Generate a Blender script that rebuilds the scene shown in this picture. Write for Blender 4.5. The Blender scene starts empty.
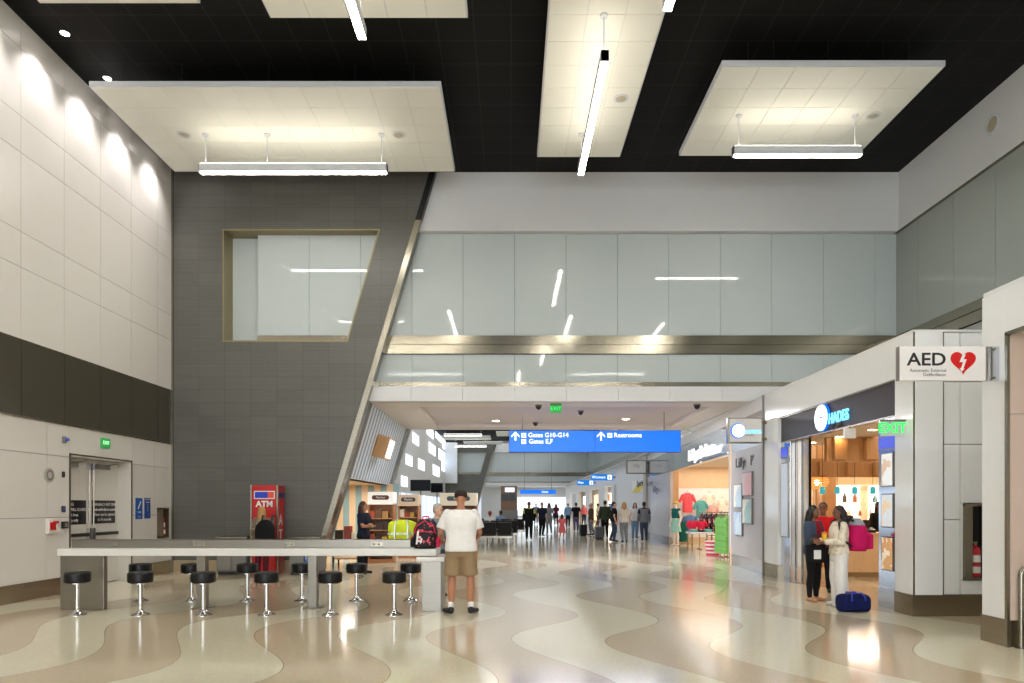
import bpy, bmesh, math, random
from mathutils import Vector, Matrix
random.seed(7)
PI = math.pi
R = math.radians
scene = bpy.context.scene
col = scene.collection
F, CX, HY, EYE = 682.667, 511.0, 506.0, 1.55

def at(px, py, Y):
    return Vector(((px - CX) * Y / F, Y, EYE + (HY - py) * Y / F))
def zat(py, Y): return EYE + (HY - py) * Y / F
def xat(px, Y): return (px - CX) * Y / F
def yat(px, X): return X * F / (px - CX)

# ---------------------------------------------------------------- materials
def lin(c):
    out = []
    for v in c[:3]:
        v = v / 255.0
        out.append(v / 12.92 if v <= .04045 else ((v + .055) / 1.055) ** 2.4)
    return tuple(out) + (1.0,)
MATS = {}
def mat(name, c, rough=.5, metal=0., var=.06, scale=6., bump=0., spec=.5, emit=0., coat=0., alpha=1., trans=0., stretch=None, ecol=None, bscale=None):
    if name in MATS: return MATS[name]
    m = bpy.data.materials.new(name); m.use_nodes = True
    nt = m.node_tree; N = nt.nodes; L = nt.links
    b = N['Principled BSDF']
    base = lin(c)
    b.inputs['Roughness'].default_value = rough
    b.inputs['Metallic'].default_value = metal
    b.inputs['Specular IOR Level'].default_value = spec
    b.inputs['Coat Weight'].default_value = coat
    b.inputs['Coat Roughness'].default_value = .05
    b.inputs['Alpha'].default_value = alpha
    b.inputs['Transmission Weight'].default_value = trans
    tc = N.new('ShaderNodeTexCoord')
    mp = N.new('ShaderNodeMapping'); L.new(tc.outputs['Object'], mp.inputs['Vector'])
    if stretch: mp.inputs['Scale'].default_value = stretch
    nz = N.new('ShaderNodeTexNoise'); nz.inputs['Scale'].default_value = scale; nz.inputs['Detail'].default_value = 4
    L.new(mp.outputs[0], nz.inputs['Vector'])
    mx = N.new('ShaderNodeMix'); mx.data_type = 'RGBA'
    L.new(nz.outputs['Fac'], mx.inputs['Factor'])
    lo = tuple(max(0, v * (1 - var)) for v in base[:3]) + (1,)
    hi = tuple(min(1, v * (1 + var)) for v in base[:3]) + (1,)
    mx.inputs[6].default_value = lo; mx.inputs[7].default_value = hi
    L.new(mx.outputs[2], b.inputs['Base Color'])
    if bump:
        bp = N.new('ShaderNodeBump'); bp.inputs['Strength'].default_value = bump; bp.inputs['Distance'].default_value = .01
        if bscale:
            n2 = N.new('ShaderNodeTexNoise'); n2.inputs['Scale'].default_value = bscale; L.new(mp.outputs[0], n2.inputs['Vector'])
            L.new(n2.outputs['Fac'], bp.inputs['Height'])
        else: L.new(nz.outputs['Fac'], bp.inputs['Height'])
        L.new(bp.outputs[0], b.inputs['Normal'])
    if emit:
        b.inputs['Emission Strength'].default_value = emit
        b.inputs['Emission Color'].default_value = lin(ecol or c)
    MATS[name] = m
    return m

WALLP = mat('beige_wall_panel', (208, 204, 196), .35, var=.02)
BANDD = mat('dark_bronze_panel', (76, 71, 58), .28, .3, var=.05)
TSTEEL = mat('table_steel', (134, 130, 122), .3, 1., var=.1, scale=3, stretch=(.3, .3, 14))
STEEL = mat('brushed_steel', (150, 145, 132), .25, 1., var=.08, scale=3, stretch=(.3, .3, 14))
STEELH = mat('brushed_steel_level', (160, 154, 138), .15, 1., var=.1, scale=2, stretch=(.5, 14, 14))
BASEM = mat('baseboard_metal', (150, 140, 120), .25, .9, var=.08, scale=3, stretch=(.5, .5, 12))
CHROME = mat('chrome', (205, 205, 205), .1, 1., var=.02)
WHITE = mat('white_paint', (214, 215, 216), .45, var=.02)
WHITEG = mat('white_gloss_tile', (230, 232, 232), .16, var=.02, coat=.3)
GLASSW = mat('back_painted_glass', (184, 193, 193), .04, var=.02, spec=.36)
GLASSR = mat('back_painted_glass_grey', (150, 156, 151), .05, var=.02, spec=.5)
DARKG = mat('groove_dark', (60, 58, 54), .7)
BLACKC = mat('black_metal', (22, 22, 22), .4)
BLACKP = mat('black_plastic', (18, 18, 19), .35)
VINYL = mat('black_vinyl', (9, 9, 10), .42, var=.2, spec=.35, scale=60, bump=.05)
SOLID = mat('white_solid_surface', (222, 220, 214), .25, var=.02)
WOOD = mat('light_wood', (196, 150, 100), .42, var=.22, scale=3, stretch=(6, 6, .5))
WOODD = mat('mid_wood', (160, 108, 66), .45, var=.25, scale=3, stretch=(.6, 6, 6))
WOODP = mat('pale_maple', (226, 196, 156), .4, var=.1, scale=3, stretch=(6, 6, .5))
TEAL = mat('teal_paint', (142, 172, 176), .5, var=.05)
CLOUD = mat('cream_ceiling_tile', (230, 229, 220), .6, var=.02, scale=90, bump=.03)
CLOUDE = mat('panel_edge_white', (205, 207, 212), .5, var=.02)
BLUES = mat('sign_blue_lit', (8, 108, 228), .35, emit=.55, ecol=(4, 108, 236), var=.03)
BLUEP = mat('sign_blue_plate', (16, 84, 160), .4)
BLUEB = mat('sign_blue_blade', (20, 110, 190), .4, emit=.5, ecol=(20, 120, 210))
LETW = mat('letter_white_lit', (240, 244, 250), .5, emit=.9)
LETP = mat('letter_white_paint', (232, 232, 228), .5)
LETK = mat('letter_black', (16, 16, 18), .5)
LETG = mat('letter_grey', (92, 92, 96), .5)
RED = mat('red_gloss', (186, 18, 22), .3, var=.05)
GREENL = mat('exit_green_lit', (40, 225, 90), .5, emit=.9)
GREENP = mat('exit_green_plate', (60, 176, 90), .5, emit=.12)
LAMP = mat('lamp_diffuser', (255, 249, 236), .6, emit=40., ecol=(255, 250, 242))
LAMPUP = mat('lamp_uplight', (255, 249, 236), .6, emit=9., ecol=(255, 247, 230))
LAMPF = mat('far_lamp_diffuser', (255, 252, 246), .6, emit=7., ecol=(255, 252, 246))
SPOTL = mat('downlight_lens', (255, 250, 245), .6, emit=30., ecol=(255, 246, 240))
WARML = mat('warm_lens', (255, 230, 190), .6, emit=20., ecol=(255, 214, 160))
SHELFL = mat('shelf_backlight', (255, 246, 232), .6, emit=1.5, ecol=(255, 240, 222))
DAYL = mat('daylit_frosted_pane', (225, 236, 246), .3, emit=1.0, ecol=(222, 236, 250))
DAYB = mat('daylit_window_pane', (215, 230, 246), .2, emit=.95, ecol=(210, 230, 252))
REARFILL = mat('rear_fill_pane', (225, 232, 240), .3, emit=3.2, ecol=(242, 248, 255))  # glow of the added fill panes behind the camera
PINKW = mat('blush_gloss_panel', (205, 186, 172), .12, var=.04)
GREYP = mat('grey_wall_panel', (186, 184, 188), .25, var=.03)
FASC = mat('dark_fascia', (50, 42, 42), .45, var=.08)
SCREEN = mat('dark_screen', (18, 22, 28), .12)
GREYM = mat('grey_laminate', (118, 116, 112), .45, var=.05)
NICKEL = mat('mirror_steel', (198, 202, 210), .12, 1., var=.05, scale=2)

def ribbed():
    m = bpy.data.materials.new('ribbed_grey_tile'); m.use_nodes = True
    N = m.node_tree.nodes; L = m.node_tree.links; b = N['Principled BSDF']
    tc = N.new('ShaderNodeTexCoord'); sp = N.new('ShaderNodeSeparateXYZ'); L.new(tc.outputs['Object'], sp.inputs[0])
    cb = N.new('ShaderNodeCombineXYZ'); L.new(sp.outputs['X'], cb.inputs['X']); L.new(sp.outputs['Z'], cb.inputs['Y'])
    br = N.new('ShaderNodeTexBrick'); br.inputs['Scale'].default_value = 1; br.offset = 0
    br.inputs['Brick Width'].default_value = .61; br.inputs['Row Height'].default_value = .305; br.inputs['Mortar Size'].default_value = .004
    br.inputs['Color1'].default_value = lin((98, 97, 91)); br.inputs['Color2'].default_value = lin((92, 91, 85)); br.inputs['Mortar'].default_value = lin((76, 75, 72))
    L.new(cb.outputs[0], br.inputs['Vector'])
    br2 = N.new('ShaderNodeTexBrick'); br2.inputs['Scale'].default_value = 1; br2.offset = .37
    br2.inputs['Brick Width'].default_value = .61; br2.inputs['Row Height'].default_value = .05; br2.inputs['Mortar Size'].default_value = .005
    br2.inputs['Color1'].default_value = (1, 1, 1, 1); br2.inputs['Color2'].default_value = (.9, .9, .9, 1); br2.inputs['Mortar'].default_value = (.62, .62, .62, 1)
    L.new(cb.outputs[0], br2.inputs['Vector'])
    mx = N.new('ShaderNodeMix'); mx.data_type = 'RGBA'; mx.blend_type = 'MULTIPLY'; mx.inputs['Factor'].default_value = .8
    L.new(br.outputs['Color'], mx.inputs[6]); L.new(br2.outputs['Color'], mx.inputs[7]); L.new(mx.outputs[2], b.inputs['Base Color'])
    bp = N.new('ShaderNodeBump'); bp.inputs['Strength'].default_value = .35; bp.inputs['Distance'].default_value = .01
    L.new(br2.outputs['Color'], bp.inputs['Height']); L.new(bp.outputs[0], b.inputs['Normal'])
    b.inputs['Roughness'].default_value = .36
    return m
RIB = ribbed()

def ceiling_mat():
    m = bpy.data.materials.new('black_ceiling_grid'); m.use_nodes = True
    N = m.node_tree.nodes; L = m.node_tree.links; b = N['Principled BSDF']
    tc = N.new('ShaderNodeTexCoord')
    br = N.new('ShaderNodeTexBrick'); br.inputs['Scale'].default_value = 1; br.offset = 0
    br.inputs['Brick Width'].default_value = .61; br.inputs['Row Height'].default_value = .61; br.inputs['Mortar Size'].default_value = .007
    br.inputs['Color1'].default_value = lin((15, 14, 13)); br.inputs['Color2'].default_value = lin((13, 12, 11)); br.inputs['Mortar'].default_value = lin((44, 42, 40))
    L.new(tc.outputs['Object'], br.inputs['Vector']); L.new(br.outputs['Color'], b.inputs['Base Color'])
    b.inputs['Roughness'].default_value = .7; b.inputs['Specular IOR Level'].default_value = .2
    return m
CEIL = ceiling_mat()

def floor_mat():
    m = bpy.data.materials.new('terrazzo_waves'); m.use_nodes = True
    N = m.node_tree.nodes; L = m.node_tree.links; b = N['Principled BSDF']
    tc = N.new('ShaderNodeTexCoord'); sp = N.new('ShaderNodeSeparateXYZ'); L.new(tc.outputs['Object'], sp.inputs[0])
    def M(op, a, c=None, d=None):
        n = N.new('ShaderNodeMath'); n.operation = op
        for i, v in enumerate((a, c, d)):
            if v is None: continue
            if isinstance(v, (int, float)): n.inputs[i].default_value = v
            else: L.new(v, n.inputs[i])
        return n.outputs[0]
    x, y = sp.outputs['X'], sp.outputs['Y']
    nz = N.new('ShaderNodeTexNoise'); nz.inputs['Scale'].default_value = .33; nz.inputs['Detail'].default_value = 0
    L.new(tc.outputs['Object'], nz.inputs['Vector'])
    ph = M('ADD', M('MULTIPLY', x, .25), M('SUBTRACT', y, 7.92))
    w = M('MULTIPLY', M('COSINE', M('MULTIPLY', ph, 2 * PI / 4.1)), .46)
    v = M('ADD', M('ADD', x, w), M('MULTIPLY', M('SUBTRACT', nz.outputs['Fac'], .5), .5))
    t = M('DIVIDE', M('SUBTRACT', v, .49), 1.05)
    k = M('FLOOR', t)
    fr = M('FRACT', t)
    par = M('MODULO', M('ADD', k, 100), 2)          # 0 light, 1 tan
    wn = N.new('ShaderNodeTexWhiteNoise'); wn.noise_dimensions = '1D'; L.new(k, wn.inputs['W'])
    tan = N.new('ShaderNodeMix'); tan.data_type = 'RGBA'; L.new(wn.outputs['Value'], tan.inputs['Factor'])
    tan.inputs[6].default_value = lin((194, 179, 151)); tan.inputs[7].default_value = lin((186, 169, 140))
    mx = N.new('ShaderNodeMix'); mx.data_type = 'RGBA'; L.new(par, mx.inputs['Factor'])
    mx.inputs[6].default_value = lin((209, 202, 176)); L.new(tan.outputs[2], mx.inputs[7])
    edge = M('LESS_THAN', M('MINIMUM', fr, M('SUBTRACT', 1., fr)), .005)
    mx2 = N.new('ShaderNodeMix'); mx2.data_type = 'RGBA'; L.new(edge, mx2.inputs['Factor'])
    L.new(mx.outputs[2], mx2.inputs[6]); mx2.inputs[7].default_value = lin((160, 140, 108))
    vo = N.new('ShaderNodeTexVoronoi'); vo.inputs['Scale'].default_value = 70; L.new(tc.outputs['Object'], vo.inputs['Vector'])
    sx = N.new('ShaderNodeSeparateColor'); L.new(vo.outputs['Color'], sx.inputs[0])
    mx3 = N.new('ShaderNodeMix'); mx3.data_type = 'RGBA'; mx3.blend_type = 'MULTIPLY'; mx3.inputs['Factor'].default_value = .16
    L.new(mx2.outputs[2], mx3.inputs[6]); L.new(vo.outputs['Color'], mx3.inputs[7])
    L.new(mx3.outputs[2], b.inputs['Base Color'])
    b.inputs['Roughness'].default_value = .12; b.inputs['Specular IOR Level'].default_value = .55
    return m
FLOORM = floor_mat()

def stripes(name, c1, c2, period, duty, axis='Y', rough=.4):
    m = bpy.data.materials.new(name); m.use_nodes = True
    N = m.node_tree.nodes; L = m.node_tree.links; b = N['Principled BSDF']
    tc = N.new('ShaderNodeTexCoord'); sp = N.new('ShaderNodeSeparateXYZ'); L.new(tc.outputs['Object'], sp.inputs[0])
    d = N.new('ShaderNodeMath'); d.operation = 'DIVIDE'; L.new(sp.outputs[axis], d.inputs[0]); d.inputs[1].default_value = period
    f = N.new('ShaderNodeMath'); f.operation = 'FRACT'; L.new(d.outputs[0], f.inputs[0])
    g = N.new('ShaderNodeMath'); g.operation = 'LESS_THAN'; L.new(f.outputs[0], g.inputs[0]); g.inputs[1].default_value = duty
    mx = N.new('ShaderNodeMix'); mx.data_type = 'RGBA'; L.new(g.outputs[0], mx.inputs['Factor'])
    mx.inputs[6].default_value = lin(c1); mx.inputs[7].default_value = lin(c2); L.new(mx.outputs[2], b.inputs['Base Color'])
    b.inputs['Roughness'].default_value = rough
    return m

def pattern(name, cols, scale=20., rough=.7):
    """blotchy printed cloth of several colours"""
    if name in MATS: return MATS[name]
    m = bpy.data.materials.new(name); m.use_nodes = True
    N = m.node_tree.nodes; L = m.node_tree.links; b = N['Principled BSDF']
    tc = N.new('ShaderNodeTexCoord'); vo = N.new('ShaderNodeTexVoronoi'); vo.inputs['Scale'].default_value = scale
    L.new(tc.outputs['Object'], vo.inputs['Vector'])
    sx = N.new('ShaderNodeSeparateColor'); L.new(vo.outputs['Color'], sx.inputs[0])
    cr = N.new('ShaderNodeValToRGB'); cr.color_ramp.interpolation = 'CONSTANT'
    e = cr.color_ramp.elements
    for i, c in enumerate(cols):
        el = e[i] if i < 2 else e.new(0)
        el.position = i / len(cols)
    for i, c in enumerate(cols): e[i].color = lin(c)
    L.new(sx.outputs[0], cr.inputs[0]); L.new(cr.outputs[0], b.inputs['Base Color']); b.inputs['Roughness'].default_value = rough
    MATS[name] = m
    return m

def cloth(c, name=None):
    return mat(name or 'cloth_%d_%d_%d' % tuple(c), c, .85, var=.12, scale=14, spec=.2)

# ---------------------------------------------------------------- mesh builder
class MB:
    def __init__(s): s.v = []; s.f = []; s.m = []
    def add(s, vs, fs, m=0):
        o = len(s.v); s.v += [tuple(v) for v in vs]
        for f in fs: s.f.append(tuple(i + o for i in f)); s.m.append(m)
        return s
    def box(s, x0, x1, y0, y1, z0, z1, m=0):
        vs = [(x, y, z) for z in (z0, z1) for y in (y0, y1) for x in (x0, x1)]
        return s.add(vs, [(0, 2, 3, 1), (4, 5, 7, 6), (0, 1, 5, 4), (2, 6, 7, 3), (0, 4, 6, 2), (1, 3, 7, 5)], m)
    def prism(s, poly, axis, a, b, m=0):
        """poly: 2D points; axis 'x' -> (y,z), 'y' -> (x,z), 'z' -> (x,y)"""
        def P(p, t): return {'x': (t, p[0], p[1]), 'y': (p[0], t, p[1]), 'z': (p[0], p[1], t)}[axis]
        n = len(poly); vs = [P(p, a) for p in poly] + [P(p, b) for p in poly]
        fs = [tuple(range(n)), tuple(range(2 * n - 1, n - 1, -1))] + [(i, i + n, (i + 1) % n + n, (i + 1) % n) for i in range(n)]
        return s.add(vs, fs, m)
    def ring(s, c, u, w, ru, rw, n):
        return [Vector(c) + u * (ru * math.cos(2 * PI * i / n)) + w * (rw * math.sin(2 * PI * i / n)) for i in range(n)]
    def loft(s, rings, m=0, caps=True):
        n = len(rings[0]); vs = [v for r in rings for v in r]; fs = []
        for k in range(len(rings) - 1):
            for i in range(n):
                j = (i + 1) % n
                fs.append((k * n + i, k * n + j, (k + 1) * n + j, (k + 1) * n + i))
        if caps: fs += [tuple(range(n - 1, -1, -1)), tuple(range((len(rings) - 1) * n, len(rings) * n))]
        return s.add(vs, fs, m)
    def tube(s, pts, r, n=10, m=0):
        pts = [Vector(p) for p in pts]; rs = r if isinstance(r, (list, tuple)) else [r] * len(pts)
        rings = []; ref = None
        for i, p in enumerate(pts):
            d = (pts[min(i + 1, len(pts) - 1)] - pts[max(i - 1, 0)]).normalized()
            if ref is None: ref = Vector((0, 0, 1)) if abs(d.z) < .9 else Vector((1, 0, 0))
            u = (ref - d * ref.dot(d)).normalized(); w = d.cross(u); ref = u
            rings.append(s.ring(p, u, w, rs[i], rs[i], n))
        return s.loft(rings, m)
    def lathe(s, prof, c=(0, 0, 0), n=24, m=0, caps=True):
        c = Vector(c); X, Y = Vector((1, 0, 0)), Vector((0, 1, 0))
        return s.loft([s.ring(c + Vector((0, 0, z)), X, Y, r, r, n) for r, z in prof], m, caps)
    def ball(s, c, rx, ry=None, rz=None, n=14, m=0, rot=None):
        ry = rx if ry is None else ry; rz = rx if rz is None else rz
        c = Vector(c); rings = []; k = max(6, n // 2 + 1)
        for i in range(k + 1):
            a = PI * (i + .02) / (k + .04) - PI / 2
            ring = []
            for j in range(n):
                t = 2 * PI * j / n
                p = Vector((rx * math.cos(a) * math.cos(t), ry * math.cos(a) * math.sin(t), rz * math.sin(a)))
                if rot is not None: p = rot @ p
                ring.append(c + p)
            rings.append(ring)
        return s.loft(rings, m)
    def cone(s, p0, r0, p1, r1, n=12, m=0):
        """tapered limb with round ends"""
        s.ball(p0, r0, n=n, m=m); s.ball(p1, r1, n=n, m=m)
        if (Vector(p1) - Vector(p0)).length > 1e-4: s.tube([p0, p1], [r0, r1], n=n, m=m)
        return s
    def build(s, name, mats, parent=None, bevel=0., seg=2, smooth=None, loc=(0, 0, 0)):
        me = bpy.data.meshes.new(name); me.from_pydata(s.v, [], s.f); 
        if not isinstance(mats, (list, tuple)): mats = [mats]
        for m in mats: me.materials.append(m)
        me.polygons.foreach_set('material_index', s.m); me.update()
        bm = bmesh.new(); bm.from_mesh(me); bmesh.ops.recalc_face_normals(bm, faces=bm.faces); bm.to_mesh(me); bm.free()
        o = bpy.data.objects.new(name, me); col.objects.link(o); o.location = loc
        if parent is not None: o.parent = parent
        if bevel:
            md = o.modifiers.new('bevel', 'BEVEL'); md.width = bevel; md.segments = seg; md.limit_method = 'ANGLE'; md.angle_limit = R(40)
        if smooth:
            for p in me.polygons: p.use_smooth = True
            bm = bmesh.new(); bm.from_mesh(me)
            for e in bm.edges:
                if len(e.link_faces) == 2 and e.calc_face_angle(0) > R(smooth): e.smooth = False
            bm.to_mesh(me); bm.free()
        return o

def tag(o, label=None, cat=None, group=None, kind=None):
    if label: o['label'] = label
    if cat: o['category'] = cat
    if group: o['group'] = group
    if kind: o['kind'] = kind
    return o
def thing(name, label, cat, loc=(0, 0, 0), rz=0., group=None):
    o = bpy.data.objects.new(name, None); col.objects.link(o); o.location = loc; o.rotation_euler = (0, 0, rz); o.empty_display_size = .1
    return tag(o, label, cat, group)
def struct(o, label=None, cat=None): return tag(o, label, cat, None, 'structure')
def kids(o): return [c for c in bpy.data.objects if c.parent == o]
def dup(o, loc=None, rz=None, label=None, group=None):
    def rec(src, par):
        c = src.copy(); col.objects.link(c)
        if par is not None: c.parent = par
        for ch in CH.get(src.name, []): rec(ch, c)
        return c
    CH = {}
    for c in col.objects:
        if c.parent is not None: CH.setdefault(c.parent.name, []).append(c)
    r = rec(o, None)
    if loc is not None: r.location = loc
    if rz is not None: r.rotation_euler = (0, 0, rz)
    if label: r['label'] = label
    if group: r['group'] = group
    return r
FRONT, FACEL, FACER = (PI / 2, 0, 0), (PI / 2, 0, -PI / 2), (PI / 2, 0, PI / 2)   # facing -Y, -X, +X
def text(name, body, size, loc, rot, m, parent=None, align='LEFT', extrude=.003, bold=0., sx=1.):
    cu = bpy.data.curves.new(name, 'FONT'); cu.body = body; cu.size = size; cu.align_x = align; cu.align_y = 'CENTER'
    cu.extrude = extrude; cu.offset = bold; cu.resolution_u = 3; cu.materials.append(m)
    o = bpy.data.objects.new(name, cu); col.objects.link(o); o.location = loc; o.rotation_euler = rot; o.scale = (sx, 1, 1)
    if parent is not None: o.parent = parent
    return o
def area(name, loc, size, power, color=(1, .95, .88), rot=(0, 0, 0), sy=None, spread=PI):
    l = bpy.data.lights.new(name, 'AREA'); l.energy = power; l.color = color; l.size = size
    if sy: l.shape = 'RECTANGLE'; l.size_y = sy
    l.spread = spread
    o = bpy.data.objects.new(name, l); col.objects.link(o); o.location = loc; o.rotation_euler = rot
    return o
# ================================================================ THE SETTING
XL, XR, ZC, YD, YG = -7.94, 9.2, 9.45, 16.0, 16.3
YEND, YREAR, ZS = 83.0, -12.0, 4.03
SL = lambda z: -4.57 + .2976 * z                 # slanted edge of the dark wall

def wall_panels(mb, axis, plane, depth, us, zs, gap=.008, m=0, skip=None):
    """rows of panels with open joints; axis 'y': panels run along Y on plane X; axis 'x': along X on plane Y"""
    for i in range(len(us) - 1):
        for j in range(len(zs) - 1):
            if skip and skip((us[i] + us[i + 1]) / 2, (zs[j] + zs[j + 1]) / 2): continue
            a, b, c, d = us[i] + gap / 2, us[i + 1] - gap / 2, zs[j] + gap / 2, zs[j + 1] - gap / 2
            if axis == 'y': mb.box(min(plane, plane + depth), max(plane, plane + depth), a, b, c, d, m)
            else: mb.box(a, b, min(plane, plane + depth), max(plane, plane + depth), c, d, m)
def steps(a, b, s, off=0.):
    u = [a]; k = a + off if off > 1e-6 else a + s
    while k < b - .05: u.append(k); k += s
    return u + [b]

# floor and ceiling
struct(MB().box(-8.6, 13, YREAR - .3, YEND + 12, -.2, 0).build('floor', FLOORM))
struct(MB().box(-8.6, 9.6, YREAR - .3, YEND + .5, ZC, ZC + .15).build('ceiling', CEIL))

# left wall: beige panels, a dark band, beige panels, metal base; an opening for the doors
DY0, DY1, DZ = 12.3, 14.27, 2.47
us = steps(YREAR, 16.0, 1.07, .59)
w = MB()
w.box(XL - .2, XL - .045, YREAR, DY0, 0, ZC, 1).box(XL - .2, XL - .045, DY1, 16, 0, ZC, 1).box(XL - .2, XL - .045, DY0, DY1, DZ, ZC, 1)
wall_panels(w, 'y', XL - .04, .04, us, [4.24, 5.42, 6.0, 7.28, 7.87, 8.96, ZC])
wall_panels(w, 'y', XL - .02, .0 + .03, us, [3.01, 4.24], .014, 2)
lo_us = steps(YREAR, DY0 - .03, 1.07 * 1.15, .3) ; hi_us = [DY1 + .03, 15.2, 16.0]
wall_panels(w, 'y', XL - .04, .04, lo_us, [.29, 1.35, 2.43, 3.01])
wall_panels(w, 'y', XL - .04, .04, hi_us, [.29, 1.35, 2.43, 3.01])
w.box(XL - .04, XL, DY0 - .03, DY1 + .03, DZ, 3.01 - .004, 0)
w.box(XL - .32, XL, DY0, DY0 + .02, 0, DZ - .02, 0).box(XL - .32, XL, DY1 - .02, DY1, 0, DZ - .02, 0).box(XL - .32, XL, DY0, DY1, DZ - .02, DZ, 0).box(XL - .5, XL - .33, DY0 - .3, DY1 + .3, 0, DZ + .2, 0)
struct(w.build('wall_left', [WALLP, DARKG, BANDD]))
struct(MB().box(XL - .03, XL + .012, YREAR, DY0 - .03, 0, .285).box(XL - .03, XL + .012, DY1 + .03, 16, 0, .285).build('baseboard_left', BASEM))
tr = MB().box(XL - .03, XL + .012, DY0 - .028, DY0 - .002, 0, DZ + .03).box(XL - .03, XL + .012, DY1 + .002, DY1 + .028, 0, DZ + .03).box(XL - .03, XL + .012, DY0 - .028, DY1 + .028, DZ + .002, DZ + .03)
struct(tr.build('trim_1', BANDD))
struct(MB().box(XL - .01, XL + .02, YREAR, 16, 2.985, 3.01).box(XL - .01, XL + .02, YREAR, 16, 4.235, 4.255).build('trim_2', BASEM))
# a strip of metal in the corner of left wall and dark wall
struct(MB().box(XL, XL + .035, 15.95, 16.0, 0, ZC).build('trim_3', STEEL))

# double doors in the opening
XD = XL - .27
dr = MB().box(XD - .05, XD, DY0 + .022, 13.28, .01, DZ - .025).build('door_1', WALLP, bevel=.004); struct(dr)
dr2 = MB().box(XD - .05, XD, 13.29, DY1 - .022, .01, DZ - .025).build('door_2', WALLP, bevel=.004); struct(dr2)
for d, a, b in ((dr, DY0 + .06, 13.2), (dr2, 13.37, DY1 - .1)):
    MB().box(XD, XD + .006, a, b - .02, 1.2, 1.66).build('notice_plate', BLACKP, d)
    pb = MB().box(XD, XD + .07, a, b, .97, 1.03).box(XD, XD + .03, a, a + .08, .93, 1.07).build('push_bar', BLACKC, d, bevel=.01)
    cb = MB().box(XD, XD + .07, a + .1, a + .5, DZ - .19, DZ - .1).tube([(XD + .05, a + .3, DZ - .12), (XD + .22, a + .5, DZ - .07), (XD + .06, a + .7, DZ - .06)], .012)
    cb.build('door_closer', GREYM, d)
for d, y in ((dr, 13.22), (dr2, 13.35)):
    MB().tube([(XD + .05, y, .05), (XD + .05, y, DZ - .1)], .014).box(XD, XD + .07, y - .03, y + .03, .9, 1.12).box(XD, XD + .06, y - .03, y + .03, DZ - .22, DZ - .1).build('latch_rod', CHROME, d)
for i, s in enumerate(('EMERGENCY EXIT ONLY', 'Push until alarm sounds', 'Door can be opened', 'in 15 seconds')):
    text('notice_lettering', s, .082 if i else .078, (XD + .008, 13.78, 1.58 - .1 * i), FACER, LETP, dr2, 'CENTER', .001)
for i, s in enumerate(('WARNING', 'ALARM WILL SOUND', 'Restricted Area', 'Emergency only')):
    text('notice_lettering', s, .08, (XD + .008, DY0 + .12, 1.58 - .1 * i), FACER, LETP, dr, 'LEFT', .001)

# rear and right walls
wr = MB().box(-8.2, 13, YREAR - .2, YREAR - .1, 0, ZC, 0).box(-8.2, 13, YREAR - .1, YREAR, 7.6, ZC, 0).box(-8.2, 13, YREAR - .1, YREAR, 0, .3, 0); struct(wr.build('wall_rear', WALLP))
for i in range(8): struct(MB().box(-7.9 + i * 1.66, -7.9 + i * 1.66 + 1.56, YREAR - .06, YREAR - .03, .35, 7.55).build('window_%d' % (40 + i), REARFILL))  # unseen glowing panes, added as soft frontal fill for the hall
struct(MB().box(-7.9, 5.4, YREAR - .08, YREAR + .02, 2.9, 3.0).build('trim_20', WHITE))
w = MB()
w.box(XR + .1, XR + .3, YREAR, YEND, ZS, ZC, 1)
wall_panels(w, 'y', XR, .05, steps(YREAR, YEND, 1.228 * 1.0, .4), [5.62, 8.05], .01, 0)
wall_panels(w, 'y', XR, .05, steps(YREAR, YEND, 1.228, .4), [ZS, 5.16], .01, 0)
struct(w.build('wall_right', [GLASSR, DARKG]))
w = MB().prism([(XR + .05, 5.18), (XR - .02, 5.18), (XR - .02, 5.4), (XR - .0, 5.41), (XR - .02, 5.42), (XR - .02, 5.61), (XR + .05, 5.61)], 'y', YREAR, YEND)
struct(w.build('trim_4', STEELH))
w = MB().box(XR - .03, XR + .3, YREAR, YEND, 8.22, ZC).box(XR - .05, XR + .3, YREAR, YEND, 8.05, 8.215)
struct(w.build('wall_right_bulkhead', WHITE, bevel=.004))
struct(MB().box(XR - .07, XR + .1, YREAR, YEND, 8.035, 8.05).build('trim_5', BASEM))

# glass wall at the back of the hall
gx = [xat(p, YG) for p in (412, 463, 514.6, 566, 617.5, 668.5, 720.2, 771.8, 823.4, 875)]
def glass_back(Y, gx, tail=''):
    w = MB()
    xs = [-8.0 if tail else -4.5] + gx + [XR]
    if not tail: xs = [gx[0] - 3 * 1.228, gx[0] - 2 * 1.228, gx[0] - 1.228] + gx + [XR]
    def clipped(a, b, z0, z1):
        # panes right of the slanted wall only
        pts = [(a, z0), (b, z0), (b, z1), (a, z1)]
        w.box(a + .004, b - .004, Y, Y + .04, z0, z1)
    for i in range(len(xs) - 1):
        for z0, z1 in ((5.62, 8.05), (4.5, 5.17)):
            clipped(xs[i], xs[i + 1], z0 + .005, z1 - .005)
    w.box(xs[0], XR, Y + .05, Y + .3, 4.3, ZC, 1)
    struct(w.build('wall_back_glass' if not tail else 'wall_end_glass', [GLASSW, DARKG]))
    w = MB().prism([(Y + .04, 5.18), (Y - .04, 5.18), (Y - .04, 5.39), (Y - .02, 5.395), (Y - .04, 5.4), (Y - .04, 5.61), (Y + .04, 5.61)], 'x', xs[0], XR)
    w.box(xs[0], XR, Y - .05, Y + .05, 4.385, 4.5)
    struct(w.build('trim_6', STEELH))
    w = MB().box(xs[0], XR, Y - .15, Y + .2, 8.22, ZC).box(xs[0], XR, Y - .17, Y + .2, 8.05, 8.215)
    struct(w.build('wall_back_bulkhead', WHITE, bevel=.004))
    w = MB(); wall_panels(w, 'x', Y - .15, .2, [xs[0]] + gx + [XR], [ZS, 4.38], .006)
    struct(w.build('trim_7', WHITE))
glass_back(YG, gx)

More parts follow.
